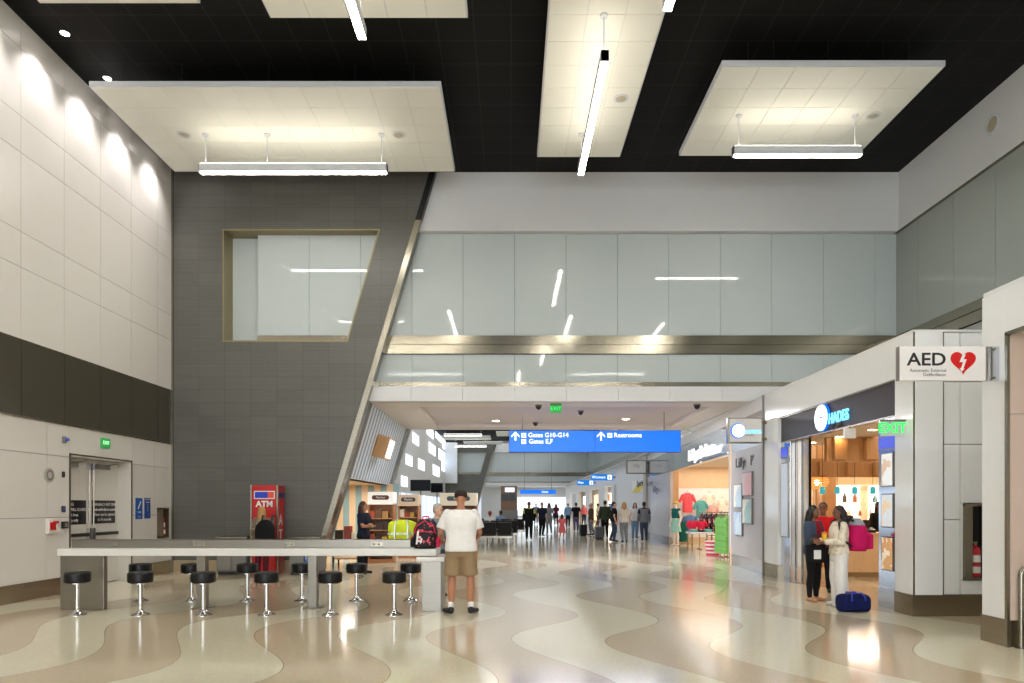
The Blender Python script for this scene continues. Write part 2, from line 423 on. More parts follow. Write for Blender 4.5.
# the dark ribbed wall with its slanted edge and trapezoid window
def dark_wall(Y, dx=0., x0=XL, depth=.62, tail=False):
    S = lambda z: SL(z) + dx
    HL, HT, HB, HRT, HRB = -6.755 + dx, 8.04, 5.40, -3.07 + dx, -3.83 + dx
    HR = lambda z: HRB + (HRT - HRB) * (z - HB) / (HT - HB)
    w = MB()
    w.box(x0, HL, Y, Y + depth, 0, ZC)
    w.prism([(HL, HT), (S(HT), HT), (S(ZC), ZC), (HL, ZC)], 'y', Y, Y + depth)
    w.prism([(HL, 0), (S(0), 0), (S(HB), HB), (HL, HB)], 'y', Y, Y + depth)
    w.prism([(HR(HB), HB), (S(HB), HB), (S(HT), HT), (HR(HT), HT)], 'y', Y, Y + depth)
    struct(w.build('wall_dark_ribbed', RIB))
    struct(MB().prism([(S(0) - .13, 0), (S(0) + .012, 0), (S(8.25) + .012, 8.25), (S(8.25) - .13, 8.25)], 'y', Y - .03, Y + .28).build('trim_8', STEEL, bevel=.006))
    struct(MB().prism([(S(8.25) - .13, 8.25), (S(8.25) + .012, 8.25), (S(ZC) + .012, ZC), (S(ZC) - .13, ZC)], 'y', Y - .02, Y + .28).build('trim_9', BLACKC))
    # window: olive lining, thin bright edge, three panes
    t = .03
    fr = MB()
    fr.box(HL, HL + t, Y - .01, Y + depth, HB, HT, 0).box(HL, HRT, Y - .01, Y + depth, HT - t, HT, 0).box(HL, HRB, Y - .01, Y + depth, HB, HB + t, 0)
    fr.prism([(HR(HB) - t, HB), (HR(HB), HB), (HR(HT), HT), (HR(HT) - t, HT)], 'y', Y - .01, Y + depth, 0)
    f = fr.build('window_1', mat('olive_bronze', (150, 138, 104), .4, .6)); struct(f)
    j = [HL + .02, xat(275, Y + .5) + dx, xat(325, Y + .5) + dx, HRT]
    for a, b in zip(j[:-1], j[1:]):
        p = [(a + .006, HB), (min(b - .006, HR(HB)), HB), (min(b - .006, HR(HT)), HT), (a + .006, HT)]
        if b == HRT: p = [(a + .006, HB), (HR(HB), HB), (HR(HT), HT), (a + .006, HT)]
        MB().prism(p, 'y', Y + depth - .12, Y + depth - .08).build('pane', GLASSW, f)
    MB().box(HL, HRT, Y + depth - .05, Y + depth, HB, HT).build('back_board', DARKG, f)
dark_wall(YD)
struct(MB().box(XL, SL(0) - .02, YD - .015, YD + .1, 0, .28).build('baseboard_back', mat('tan_base', (176, 160, 130), .3, .4)))

# slanted reveal of the passage, corrugated blue and white, on a niche clad with wood and teal boards
Y2 = 22.0
cor = MB(); z0, z1 = 2.22, ZS
cor.prism([(SL(z0) - .3, z0), (SL(z0) - .005, z0), (SL(z1) - .005, z1), (SL(z1) - .3, z1)], 'y', 16.62, Y2, 0)
n = 16
for i in range(n):
    y = 16.66 + i * (Y2 - 16.7) / n
    cor.prism([(SL(z0) - .05, z0), (SL(z0), z0), (SL(z1), z1), (SL(z1) - .05, z1)], 'y', y, y + .165, 1)
struct(cor.build('wall_slanted_reveal', [mat('powder_blue', (106, 148, 182), .4), mat('pale_corrugation', (214, 214, 212), .4)]))
struct(MB().prism([(SL(0) - .2, 0), (SL(0) + .12, 0), (SL(ZS) + .12, ZS), (SL(ZS) - .2, ZS)], 'y', Y2 - .02, Y2 + .2).build('trim_10', STEEL))
struct(MB().box(-7.9, SL(z0), 16.62, Y2, 2.22, 2.3).build('ceiling_niche', WOODP))
nb = MB()
x = -8.0; k = 0
while x < -3.75:
    nb.box(x, x + .2, Y2 - .06, Y2, 0, 2.25, k % 2); x += .2; k += 1
struct(nb.build('wall_niche', [WOODP, TEAL]))
area('niche_fill', (-4.9, 19.2, 2.15), .5, 60, (1, .93, .84), sy=4)  # area lamp without a fixture, added to brighten the niche boards
struct(MB().box(-8.1, -7.9, 16.62, Y2 + .2, 0, 2.3).build('wall_niche_side', WOODP))
struct(MB().box(-8.1, SL(2.3) - .1, Y2, Y2 + .2, 2.2, ZC).build('wall_over_niche', WHITE))

# soffit over the passage
so = MB().box(SL(ZS) - .6, 9.2, 16.4, 17.1, ZS, ZS + .3).box(SL(ZS) - .6, 9.2, 21.4, Y2, ZS, ZS + .3).box(SL(ZS) - .6, -2.3, 17.1, 21.4, ZS, ZS + .3).box(5.0, 9.2, 17.1, 21.4, ZS, ZS + .3)
struct(so.build('ceiling_soffit', mat('soffit_plaster', (206, 200, 196), .5)))
struct(MB().box(-2.4, 5.1, 17, 21.5, ZS + .1, ZS + .3).build('ceiling_soffit_panel', mat('soffit_panel', (190, 184, 188), .45, var=.05, scale=2)))
struct(MB().box(-8, 9.2, Y2, Y2 + .2, ZS, ZC).build('wall_over_soffit', WHITE))

# far hall: left wall with frosted square lights of glass, daylight windows under it, the end wall
w = MB().box(XL - .2, XL, Y2 + .2, YEND, 2.55, ZC)
struct(w.build('wall_far_left', WHITE))
sq = [(325, 225), (413, 210), (388, 263), (300, 305), (347, 322), (425, 288), (403, 345), (380, 196), (282, 385), (436, 330), (440, 250)]
for i, (cx, cy) in enumerate(sq):
    px, py = 330 + cx / 3.795, 380 + cy / 3.795
    Y = yat(px, XL); z = zat(py, Y); hw = 3.3 * Y * Y / (-XL * F); hh = 5.2 * Y / F
    struct(MB().box(XL - .02, XL + .02, Y - hw, min(Y + hw, YEND - .1), z - hh, z + hh).build('window_%d' % (i + 3), DAYL))
wn = MB(); y = Y2 + .2
while y < YEND - 1: wn.box(XL - .1, XL - .06, y + .08, y + 2.92, .4, 2.5, 0).box(XL - .15, XL, y - .08, y + .08, 0, 2.55, 1); y += 3
wn.box(XL - .2, XL, Y2 + .2, YEND, 0, .4, 1)
struct(wn.build('window_2', [DAYB, WHITE]))
dark_wall(YEND - .3, .1, x0=-8)
glass_back(YEND, [xat(p, YEND) for p in range(498, 590, 10)], 'x')
struct(MB().box(XL, -6.45, YEND - 1.4, YEND - .3, 4.3, ZC - .3).build('wall_far_fin', WHITE))
w = MB().box(-4, 9.2, YEND + 9, YEND + 9.2, 0, ZS).box(-4, 9.2, YEND, YEND + 9.2, ZS, ZS + .2)
struct(w.build('wall_end_concourse', WHITE))

# storefront side: facades along the right (X about 5.65), drawn out slightly further on
def seg(p0, p1, z0, z1, name, m, t=.12, bevel=0):
    a, b = Vector((*p0, 0)), Vector((*p1, 0)); d = (b - a).normalized(); nrm = Vector((d.y, -d.x, 0))
    q = [(a.x, a.y), (b.x, b.y), ((b + nrm * t).x, (b + nrm * t).y), ((a + nrm * t).x, (a + nrm * t).y)]
    return struct(MB().prism(q, 'z', z0, z1).build(name, m, bevel=bevel))
P0, P1, P2, P3, P4 = (5.65, 9.6), (5.65, 15.25), (5.82, 18.25), (6.3, 26.4), (6.6, 33.0)
struct(MB().box(5.65, 9.2, 9.6, Y2, ZS - .03, ZS).box(6.3, 9.2, Y2, YEND, ZS - .03, ZS).build('ceiling_storefront_roof', WHITE))
# accessories shop: white surround, dark fascia
w = MB().box(5.65, 5.8, 9.6, 15.25, 3.42, ZS - .03).box(5.65, 5.8, 14.45, 15.25, .3, 3.42).box(5.65, 5.8, 9.6, 10.05, .3, 3.42)
struct(w.build('wall_shop_surround', WHITEG, bevel=.004))
struct(MB().box(5.64, 5.8, 14.45, 15.25, 0, .3).box(5.64, 5.8, 9.6, 10.05, 0, .3).build('baseboard_right', BASEM))
struct(MB().box(5.72, 5.9, 10.05, 14.45, 2.9, 3.42).build('wall_shop_fascia', FASC))
struct(MB().box(5.69, 5.73, 10.05, 14.45, 3.4, 3.425).box(5.71, 5.8, 10.05, 14.45, 2.88, 2.905).build('trim_11', STEEL))
# frontal white wall with the cabinet, in two steps
fw = MB(); zsn = [.3, 1.36, 2.42, 3.3, 3.75, ZS - .03]
fw.box(5.675, 6.065, 9.585, 9.599, .3, ZS - .03).box(5.81, 6.06, 9.599, 9.9, .3, ZS - .03)
wall_panels(fw, 'x', 9.62, .14, [6.09, 6.33], zsn, .01, 0)
wall_panels(fw, 'x', 9.62, .14, [6.33, 6.9], [.3, .5, 1.59, 2.42, 3.3, 3.75, ZS - .03], .01, 0, skip=lambda u, z: .5 < z < 1.59)
fw.box(6.333, 6.37, 9.62, 9.76, .5, 1.59).box(6.73, 6.9, 9.62, 9.76, .5, 1.59).box(6.08, 7.2, 9.9, 9.93, .3, ZS - .03)
struct(fw.build('wall_front_white', WHITEG, bevel=.003))
struct(MB().box(5.652, 5.674, 9.59, 9.599, .3, ZS - .03).box(6.066, 6.09, 9.6, 9.7, .3, ZS - .03).build('trim_16', STEEL))
struct(MB().box(5.635, 6.09, 9.575, 9.599, 0, .3).box(5.81, 6.09, 9.599, 9.75, 0, .3).box(6.09, 6.9, 9.6, 9.75, 0, .3).build('baseboard_front', BASEM))
# near block with a blush coloured alcove
nbk = MB().box(5.45, 9.2, 7.5, 7.9, .3, 3.95).box(5.45, 9.2, 4.2, 4.6, .3, 3.95).box(5.45, 9.2, 4.6, 7.5, 3.44, 3.95).box(7.2, 9.2, 4.6, 7.5, 0, 3.44)
struct(nbk.build('wall_near_block', WHITEG, bevel=.004))
struct(MB().box(5.44, 9.2, 7.5, 7.91, 0, .3).box(5.44, 9.2, 4.2, 4.6, 0, .3).build('baseboard_near', BASEM))
struct(MB().box(6.3, 6.34, 4.6, 7.5, .3, 2.55).box(6.3, 6.34, 4.6, 7.5, 2.56, 3.44).box(5.46, 6.3, 7.46, 7.5, .3, 2.55).box(5.46, 6.3, 7.46, 7.5, 2.56, 3.44).build('wall_alcove', PINKW))
struct(MB().box(5.43, 5.47, 7.47, 7.51, 0, 3.44).box(5.43, 5.47, 4.6, 7.51, 3.42, 3.46).build('trim_12', STEEL))
# right of hall behind the camera
struct(MB().box(5.45, 5.65, YREAR, 4.2, 0, 3.95).build('wall_right_near', WHITEG))
struct(MB().box(5.46, 9.2, YREAR, 7.89, 3.951, 4.0).build('ceiling_near_roof', WHITE))
ORD = ['leftmost', 'second from the left', 'third from the left', 'fourth from the left', 'fifth from the left', 'sixth from the left', 'seventh from the left', 'rightmost']
# ================================================================ CEILING: suspended panels, pendants, downlights, speakers
ZP = 8.9
def cloud(x0, x1, y0, y1, label, cables=()):
    t = thing('suspended_ceiling_panel', label, 'ceiling panel', ((x0 + x1) / 2, (y0 + y1) / 2, ZP), group=None)
    W, D = x1 - x0, y1 - y0
    MB().box(-W / 2, W / 2, -D / 2, D / 2, .012, .11).build('tray', CLOUDE, t, bevel=.006)
    g = MB(); nx, ny = round(W / .61), round(D / .61)
    for i in range(nx):
        for j in range(ny):
            a, b = -W / 2 + .02 + i * (W - .04) / nx, -D / 2 + .02 + j * (D - .04) / ny
            g.box(a + .005, a + (W - .04) / nx - .005, b + .005, b + (D - .04) / ny - .005, 0, .02)
    g.build('tile_field', CLOUD, t)
    for cx in (-W / 2 + .5, -W / 4, 0, W / 4, W / 2 - .5):
        for cy in (-D / 2 + .2, D / 2 - .2):
            MB().tube([(cx, cy, .1), (cx, cy, ZC - ZP)], .006, 6).build('hanger_wire', BLACKC, t)
    return t
cloud(-7.41, -1.23, 11.98, 15.03, 'largest cream ceiling panel, hanging in front of the dark wall at left')
cloud(.55, 2.3, 8.4, 14.4, 'long narrow cream ceiling panel running away from the viewer at centre')
cloud(3.53, 7.27, 11.42, 14.35, 'cream ceiling panel hanging at upper right by the white bulkhead')
cloud(-3.63, -.65, 7.2, 10.3, 'cream ceiling panel cut by the top edge left of centre')
cloud(-6.9, -4.55, 7.2, 10.0, 'sliver of cream ceiling panel at the top left edge')
for i, (a, b) in enumerate(((-7.4, -1.2), (3.5, 7.2))):
    for y in (-3.0, 2.2): cloud(a, b, y, y + 3.05, 'cream ceiling panel over the hall behind the viewer', )

def pendant(x, y, length, rz, label, z=8.13, n=3, zp=ZP, wide=.12, lamp=None):
    t = thing('linear_pendant_light', label, 'pendant light', (x, y, z), rz)
    h = .17; L = length / 2
    MB().box(-L, L, -wide / 2, wide / 2, .013, h).box(-L, -L + .02, -wide / 2, wide / 2, 0, h).box(L - .02, L, -wide / 2, wide / 2, 0, h).build('housing', CLOUDE, t, bevel=.004)
    MB().box(-L + .03, L - .03, -wide / 2 + .008, wide / 2 - .008, 0, .012).build('lower_diffuser', lamp or LAMP, t)
    MB().box(-L + .03, L - .03, -wide / 2 + .012, wide / 2 - .012, h + .001, h + .008).build('upper_diffuser', lamp or LAMPUP, t)
    xs = [-L + .12, L - .12] if n == 2 else [-L + .12, -L * .28, L - .12]
    for cx in xs:
        MB().tube([(cx, 0, h), (cx, 0, zp - z)], .01, 6).lathe([(.06, zp - z - .03), (.06, zp - z - .002)], (cx, 0, 0), 14).build('suspension_cable', CLOUDE, t)
    return t
pendant(-4.3, 13.5, 3.72, 0, 'long white pendant light lit along its underside in front of the dark wall')
pendant(1.39, 11.85, 3.5, PI / 2, 'pendant light pointing at the viewer under the narrow centre panel', n=2)
pendant(5.38, 12.84, 2.42, 0, 'short white pendant light under the ceiling panel at upper right', n=2)
pendant(-2.1, 7.9, 3.5, PI / 2, 'pendant light cut by the top edge left of centre', n=2)
pendant(2.08, 7.35, 3.5, PI / 2, 'pendant light tip peeking in at the top edge right of centre', n=2, zp=ZC)
hidden = 'pendant light of the hall behind the viewer'
for x, y, l, r in ((-5, 8.2, 2.4, 0), (5.5, 6.2, 3.7, PI / 2), (-4.3, 3.6, 3.7, 0), (5.4, 3.6, 2.4, 0), (1.4, 2.5, 3.5, PI / 2), (-4.3, -1.5, 3.7, 0), (4.8, -1.5, 3.7, 0), (.4, -2.5, 3.5, PI / 2),
                   (-4.3, -6.5, 3.7, 0), (4.8, -6.5, 3.7, 0), (.4, -8, 3.5, PI / 2)):
    tag(pendant(x, y, l, r, hidden, n=2, zp=ZC if (y < -4 or 2.5 <= y < 3 or y > 7) else ZP), group='pendant lights behind the viewer')

def downlight(x, y, label, z=ZC, m=SPOTL, r=.065, group=None):
    t = thing('recessed_downlight', label, 'downlight', (x, y, z), group=group)
    MB().lathe([(r * 1.25, -.004), (r * 1.25, -.012), (r, -.014), (r * .98, -.004)], n=20).build('trim_ring', CLOUDE, t, smooth=40)
    MB().lathe([(r * .97, -.006), (r * .8, -.016), (.01, -.022)], n=20).build('lens', m, t, smooth=60)
    return t
for i, y in enumerate((-5, -2.6, .2, 2.6, 5.2, 7.7, 9.0, 10.2, 11.4, 12.6, 13.8, 15.0)):
    lab = {11.4: 'nearer of the two round downlights in the black ceiling at left', 12.6: 'further of the two round downlights beside the large ceiling panel'}.get(y, 'round wall washing downlight above the left wall')
    downlight(-7.45, y, lab, group=None if y in (11.4, 12.6) else 'wall washing downlights')
    l = bpy.data.lights.new('wall_washer', 'SPOT'); l.energy = 125; l.spot_size = R(86); l.spot_blend = 1.0; l.color = (1, .95, .97); l.shadow_soft_size = .05
    o = bpy.data.objects.new('wall_washer', l); col.objects.link(o); o.location = (-7.45, y, ZC - .05); o.rotation_euler = (0, R(15), 0)
def speaker(loc, rot, label, r=.13, name='ceiling_speaker'):
    t = thing(name, label, 'speaker', loc); t.rotation_euler = rot
    MB().lathe([(r, 0), (r, -.012), (r * .74, -.02), (r * .74, -.006)], n=24).build('rim', CLOUDE, t, smooth=40)
    MB().lathe([(r * .74, -.004), (r * .5, -.012), (.005, -.012)], n=24).build('grille', mat('speaker_grille', (176, 166, 140), .6), t, smooth=40)
speaker((xat(184, 13.5), 13.5, ZP), (0, 0, 0), 'round speaker at the left of the largest ceiling panel')
speaker((xat(399, 13.5), 13.5, ZP), (0, 0, 0), 'round speaker at the right of the largest ceiling panel')
speaker((xat(621, 12.3), 12.3, ZP), (0, 0, 0), 'round speaker in the narrow centre ceiling panel')
speaker((xat(873, 12.84), 12.84, ZP), (0, 0, 0), 'round speaker in the upper right ceiling panel')
speaker((XR - .03, 13.0, 8.82), (0, PI / 2, 0), 'round white speaker on the right bulkhead', .2, 'wall_mounted_speaker')

# ================================================================ COUNTER TABLE AND STOOLS
t = thing('counter_table', 'long white topped charging counter on steel legs with black stools around', 'counter table', (-3.93, 10.43, 0))
MB().box(-2.79, 2.82, -.33, .33, .81, .915).build('table_top', SOLID, t, bevel=.008)
p = MB().box(-2.72, 2.8, -.1, .1, .915, 1.04).build('power_rail', TSTEEL, t, bevel=.006)
for x in (-2.1, -.78, .58, 1.9):
    o = MB().box(x - .09, x + .09, -.106, -.1, .945, 1.0).build('outlet_plate', STEEL, p)
    for dx in (-.045, .03): MB().box(x + dx - .018, x + dx + .018, -.109, -.105, .96, .985).build('outlet_socket', GREYM, o)
MB().box(2.54, 2.95, -.45, .3, .735, .80).build('lower_shelf', SOLID, t, bevel=.008)
MB().box(-2.80, -2.15, -.24, -.14, 0, .81).box(-2.80, -2.7, -.1399, .25, 0, .81).build('leg', TSTEEL, t, bevel=.005)
for x in (-.75, .93): MB().box(x - .065, x + .065, -.13, .0, .012, .81).box(x - .14, x + .14, -.18, .06, 0, .0119).build('leg', TSTEEL, t, bevel=.004)
MB().box(2.62, 2.9, -.38, .3, 0, .735).build('leg', TSTEEL, t, bevel=.005)

def make_stool():
    t = thing('bar_stool', 'x', 'stool', (0, 0, 0))
    MB().lathe([(.02, .45), (.15, .462), (.164, .47), (.168, .485), (.168, .588), (.162, .604), (.14, .613), (.01, .618)], n=32).build('seat', VINYL, t, smooth=50)
    MB().lathe([(.12, .45), (.12, .463)], n=24).lathe([(.03, .03), (.03, .45)], n=16).build('stem', CHROME, t, smooth=40)
    MB().lathe([(.125, 0), (.125, .006), (.1, .02), (.06, .034), (.045, .06), (.033, .075)], n=28).build('floor_flange', CHROME, t, smooth=50)
    return t
st = make_stool(); first = True
for row, px, Y in (('near', (77.3, 140.4, 203.3, 266.5, 330.2, 394.2), 9.71), ('far', (140.3, 191.7, 247.3, 302.1, 356.5, 410.7), 11.14)):
    for i, q in enumerate(px):
        lab = 'black chrome stemmed stool, %s in the %s row of the counter' % (ORD[i] if i < 5 else 'rightmost', row)
        loc = (xat(q, Y), Y, 0)
        if first: st.location = loc; st['label'] = lab; st['group'] = 'stools along the near side of the counter'; first = False
        else: dup(st, loc, None, lab, 'stools along the %s side of the counter' % row)

# ================================================================ BACKPACK AND YELLOW BUNDLE ON THE COUNTER
PRINT = pattern('backpack_print', [(18, 18, 24), (18, 18, 24), (206, 46, 88), (18, 18, 24), (60, 150, 150), (150, 40, 90), (20, 20, 26), (224, 88, 110)], 34)
PINKT = cloth((222, 48, 92), 'pink_trim')
b = thing('backpack', 'black and pink printed backpack with white letters standing on the counter', 'backpack', (xat(425.5, 10.22), 10.22, .916))
def blob(w, d, h, p=2.6, n=28, k=14, top=.55, z0=0.):
    """upright bag body: rounded rectangle rings narrowing to the top"""
    rings = []
    for i in range(k + 1):
        u = i / k
        s = (1 - max(0, (u - top) / (1 - top)) ** 2.2 * .72) * (1 - max(0, (.1 - u) / .1) ** 2 * .16)
        ring = []
        for j in range(n):
            a = 2 * PI * j / n; c, q = math.cos(a), math.sin(a)
            ring.append(Vector((math.copysign(abs(c) ** (2 / p), c) * w / 2 * s, math.copysign(abs(q) ** (2 / p), q) * d / 2 * s, z0 + h * u)))
        rings.append(ring)
    return rings
MB().loft(blob(.36, .24, .44)).build('main_compartment', PRINT, b, smooth=60)
pk = MB().loft([[v + Vector((0, -.13, .03)) for v in r] for r in blob(.27, .1, .22, top=.8)]).build('front_pocket', PRINT, b, smooth=60)
MB().tube([(-.14, -.165, .245), (0, -.182, .26), (.14, -.165, .245)], .007, 6).build('zip_piping', PINKT, pk)
MB().tube([(-.16, -.07, .22), (-.13, -.1, .33), (0, -.1, .415), (.13, -.1, .33), (.16, -.07, .22)], .008, 6).build('zip_piping', PINKT, b)
MB().tube([(-.05, .03, .43), (-.04, .04, .475), (.04, .04, .475), (.05, .03, .43)], .012, 8).build('grab_handle', PINKT, b)
for s in (-1, 1):
    MB().tube([(s * .09, .1, .42), (s * .13, .17, .36), (s * .14, .18, .2), (s * .13, .12, .05)], .02, 8).build('shoulder_strap', BLACKP, b)
    MB().loft([[v + Vector((s * .19, 0, .02)) for v in r] for r in blob(.07, .16, .17, top=.85, n=16, k=6)]).build('side_pocket', PINKT if s > 0 else PRINT, b, smooth=60)
for i, ch in enumerate('LH'):
    text('lettering', ch, .13, (-.075 + .002 * i, -.186 + .01 * i, .21 - .1 * i), (R(94), R(8), 0), LETP, b, 'CENTER', .004, .006)

HV = mat('hi_vis_yellow', (206, 222, 24), .7, var=.12, scale=10, emit=0)
SILV = mat('reflective_tape', (196, 200, 190), .3, .4)
b = thing('yellow_vest_bundle', 'bright yellow hi-vis vest with silver stripes bundled upright on the counter', 'hi-vis vest', (xat(402.5, 10.65), 10.65, .916))
vb = MB(); rings = blob(.42, .2, .42, p=3.2, top=.86, k=16, n=36)
for i, r in enumerate(rings):
    for j, v in enumerate(r): v.x *= 1 + .05 * math.sin(j * 2.1 + i * .5); v.y *= 1 + .14 * math.sin(j * 1.3 + i * .35)
vb.loft(rings).build('vest', HV, b, smooth=60)
for z, h in ((.19, .03),):
    MB().loft([[Vector((v.x * 1.05, v.y * 1.12, z + q)) for v in rings[7]] for q in (0, h)]).build('stripe', SILV, b, smooth=60)
for x in (-.1, .1):
    MB().tube([(x, -.125, .04), (x * 1.02, -.13, .2), (x * .98, -.12, .34), (x * .8, -.08, .415)], .017, 6).build('stripe', SILV, b)
MB().loft([[Vector((v.x * 1.03, v.y * 1.05, z)) for v in rings[2]] for z in (.001, .13)]).build('lining', RED, b, smooth=60)

# ================================================================ CASH MACHINE AND GREY CASEWORK AT THE DARK WALL
AY = 15.42
a = thing('cash_machine', 'tall red cash machine with white lettering against the dark wall', 'cash machine', (-5.57, AY, 0))
W = .275
MB().box(-W, W, .0, .52, 0, 2.02).build('cabinet', RED, a, bevel=.006)
for s in (-1, 1): MB().box(s * (W + .02) - .02, s * (W + .02) + .02, -.03, .02, 0, 2.03).build('corner_post', STEEL, a, bevel=.006)
MB().box(W, W + .006, .02, .5, 1.74, 1.85).build('side_emblem', mat('navy_print', (24, 32, 120), .4), a)
em = MB().box(-W + .06, W - .2, -.006, 0, 1.73, 1.87).build('emblem', mat('royal_blue_print', (30, 60, 190), .4), a)
MB().box(W - .2, W - .06, -.006, 0, 1.73, 1.87).build('emblem', mat('coral_print', (220, 82, 60), .4), a)
MB().box(-W + .04, W - .04, -.003, 0, 1.71, 1.89).build('emblem_border', LETP, a)
text('lettering', 'ATM', .185, (0, -.004, 1.59), FRONT, LETP, a, 'CENTER', .004, .006)
for i, ch in enumerate('ATM'): text('side_lettering', ch, .34, (W + .004, .26, 1.22 - .34 * i), FACER, LETP, a, 'CENTER', .003, .004)
MB().box(-W + .05, W - .04, -.05, 0, .98, 1.28).build('screen_surround', GREYM, a, bevel=.01)
MB().box(-W + .1, W - .1, -.055, -.05, 1.04, 1.24).build('screen', SCREEN, a)
MB().box(-W + .05, W - .05, -.09, 0, .82, .93).build('keypad_shelf', GREYM, a, bevel=.01)
def casework(x0, x1, label, sign=False):
    t = thing('grey_recycling_cabinet', label, 'bin cabinet', ((x0 + x1) / 2, 15.3, 0)); w = (x1 - x0) / 2
    MB().box(-w + .02, w - .02, .03, .6, 0, .08).build('plinth', BLACKP, t)
    MB().box(-w, w, 0, .62, .08, .82).build('body', GREYM, t, bevel=.006)
    MB().box(-w - .015, w + .015, -.015, .635, .82, .86).build('worktop', STEEL, t, bevel=.005)
    for i in range(2):
        a, b2 = -w + .03 + i * w, -.02 + i * w
        d = MB().box(a, b2, -.018, 0, .12, .79).build('door', mat('grey_door', (132, 130, 126), .4), t, bevel=.004)
        MB().box((a + b2) / 2 - .1, (a + b2) / 2 + .1, -.022, -.017, .6, .72).build('flap', BLACKP, d)
    if sign:
        MB().box(.0, .22, -.026, -.02, .3, .5).build('blue_notice', BLUEP, t)
        text('notice_emblem', '♻', .16, (.11, -.028, .4), FRONT, LETP, t, 'CENTER', .001)
casework(-6.6, -5.93, 'grey bin cabinet against the dark wall left of the red cash machine')
casework(-4.97, -4.3, 'grey bin cabinet with a blue notice right of the red cash machine', True)

# ================================================================ SIGNS
# main hanging blue sign
SY = 18.0
x0, x1, z0, z1 = xat(509, SY), xat(680, SY), zat(452.5, SY), zat(430.7, SY)
s = thing('hanging_direction_sign', 'long lit blue sign with white arrows hanging from the passage soffit', 'direction sign', ((x0 + x1) / 2, SY, z0))
W, H = (x1 - x0) / 2, z1 - z0
MB().box(-W, W, -.09, .09, 0, H).build('frame', mat('sign_edge', (20, 60, 170), .4), s, bevel=.006)
for a, b in ((-W + .012, -.006), (.006, W - .012)): MB().box(a, b, -.097, -.088, .012, H - .012).build('face', BLUES, s)
for x in (-W + .36, W - .42): MB().tube([(x, 0, H), (x, 0, ZS - z0)], .014, 8).build('hanging_rod', GREYM, s)
def arrow(x, z, k, par, y=-.1):
    MB().prism([(x - .02 * k, z - .1 * k), (x + .02 * k, z - .1 * k), (x + .02 * k, z + .05 * k), (x - .02 * k, z + .05 * k)], 'y', y - .004, y).prism([(x, z + .12 * k), (x - .1 * k, z + .02 * k), (x - .1 * k, z - .025 * k), (x, z + .07 * k)], 'y', y - .004, y).prism([(x, z + .12 * k), (x, z + .07 * k), (x + .1 * k, z - .025 * k), (x + .1 * k, z + .02 * k)], 'y', y - .004, y).build('arrow', LETW, par)
k = W / 85.5                                      # metres per pixel
lx = lambda p: (p - 594.5) * k
lz = lambda p: (452.5 - p) * k
arrow(lx(515.4), lz(436.8), 1.05, s); arrow(lx(600.5), lz(436.8), 1.05, s)
for p, q, ch in ((523.7, 435.7, '▸'), (523.7, 441.9, '▸'), (609.3, 435.7, 'i')):
    i = MB().box(lx(p) - .06, lx(p) + .06, -.101, -.097, lz(q) - .06, lz(q) + .06).build('pictogram', LETW, s)
    MB().box(lx(p) - .035, lx(p) + .035, -.103, -.1, lz(q) - .008, lz(q) + .008).box(lx(p) - .008, lx(p) + .008, -.103, -.1, lz(q) - .035, lz(q) + .035).build('pictogram_mark', BLUEP, i)
text('lettering', 'Gates G10-G14', .165, (lx(528), -.098, lz(435.6)), FRONT, LETW, s, 'LEFT', .003, .002)
text('lettering', 'Gates E,F', .165, (lx(528.7), -.098, lz(441.9)), FRONT, LETW, s, 'LEFT', .003, .002)
text('lettering', 'Restrooms', .165, (lx(613.3), -.098, lz(435.7)), FRONT, LETW, s, 'LEFT', .003, .002)
# far hanging blue sign
FY = 60.0
x0, x1, z0, z1 = xat(520, FY), xat(556, FY), zat(494, FY), zat(489.8, FY)
s = thing('far_direction_sign', 'small blue hanging sign far down the concourse under the end wall', 'direction sign', ((x0 + x1) / 2, FY, z0))
W = (x1 - x0) / 2
MB().box(-W, W, -.08, .08, 0, z1 - z0).build('face', BLUES, s)
text('lettering', 'Gates', .26, (.3, -.085, (z1 - z0) / 2), FRONT, LETW, s, 'LEFT')
for x in (-W + .4, W - .4): MB().tube([(x, 0, z1 - z0), (x, 0, ZC - z0)], .02, 6).build('hanging_rod', GREYM, s)
# restroom blade signs
for body, pa, pb, qa, qb, Y, lab in (('Women', 591, 613, 474, 480.5, 43.6, 'blue Women restroom blade sign on the right concourse wall'), ('Men', 577, 594, 480, 485.3, 53.5, 'blue Men restroom blade sign further along the right wall')):
    x0, x1, z0, z1 = xat(pa, Y), xat(pb, Y), zat(qb, Y), zat(qa, Y)
    s = thing('restroom_blade_sign', lab, 'restroom sign', (x0, Y, z0)); W, H = x1 - x0, z1 - z0
    MB().box(0, W, -.05, .05, 0, H).build('face', BLUEB, s)
    MB().box(W, 6.66 - x0, -.03, .03, H * .35, H * .65).build('bracket', STEEL, s)
    text('lettering', body, H * .62, (.06, -.053, H / 2), FRONT, LETW, s, 'LEFT', .002)
    pc = MB().box(W - H * .85, W - H * .2, -.056, -.05, H * .15, H * .85).build('pictogram', LETW, s)
    MB().ball((W - H * .52, -.06, H * .7), .035, .01, .035, 8).box(W - H * .52 - .035, W - H * .52 + .035, -.06, -.056, H * .25, H * .6).build('pictogram_mark', BLUEP, pc)
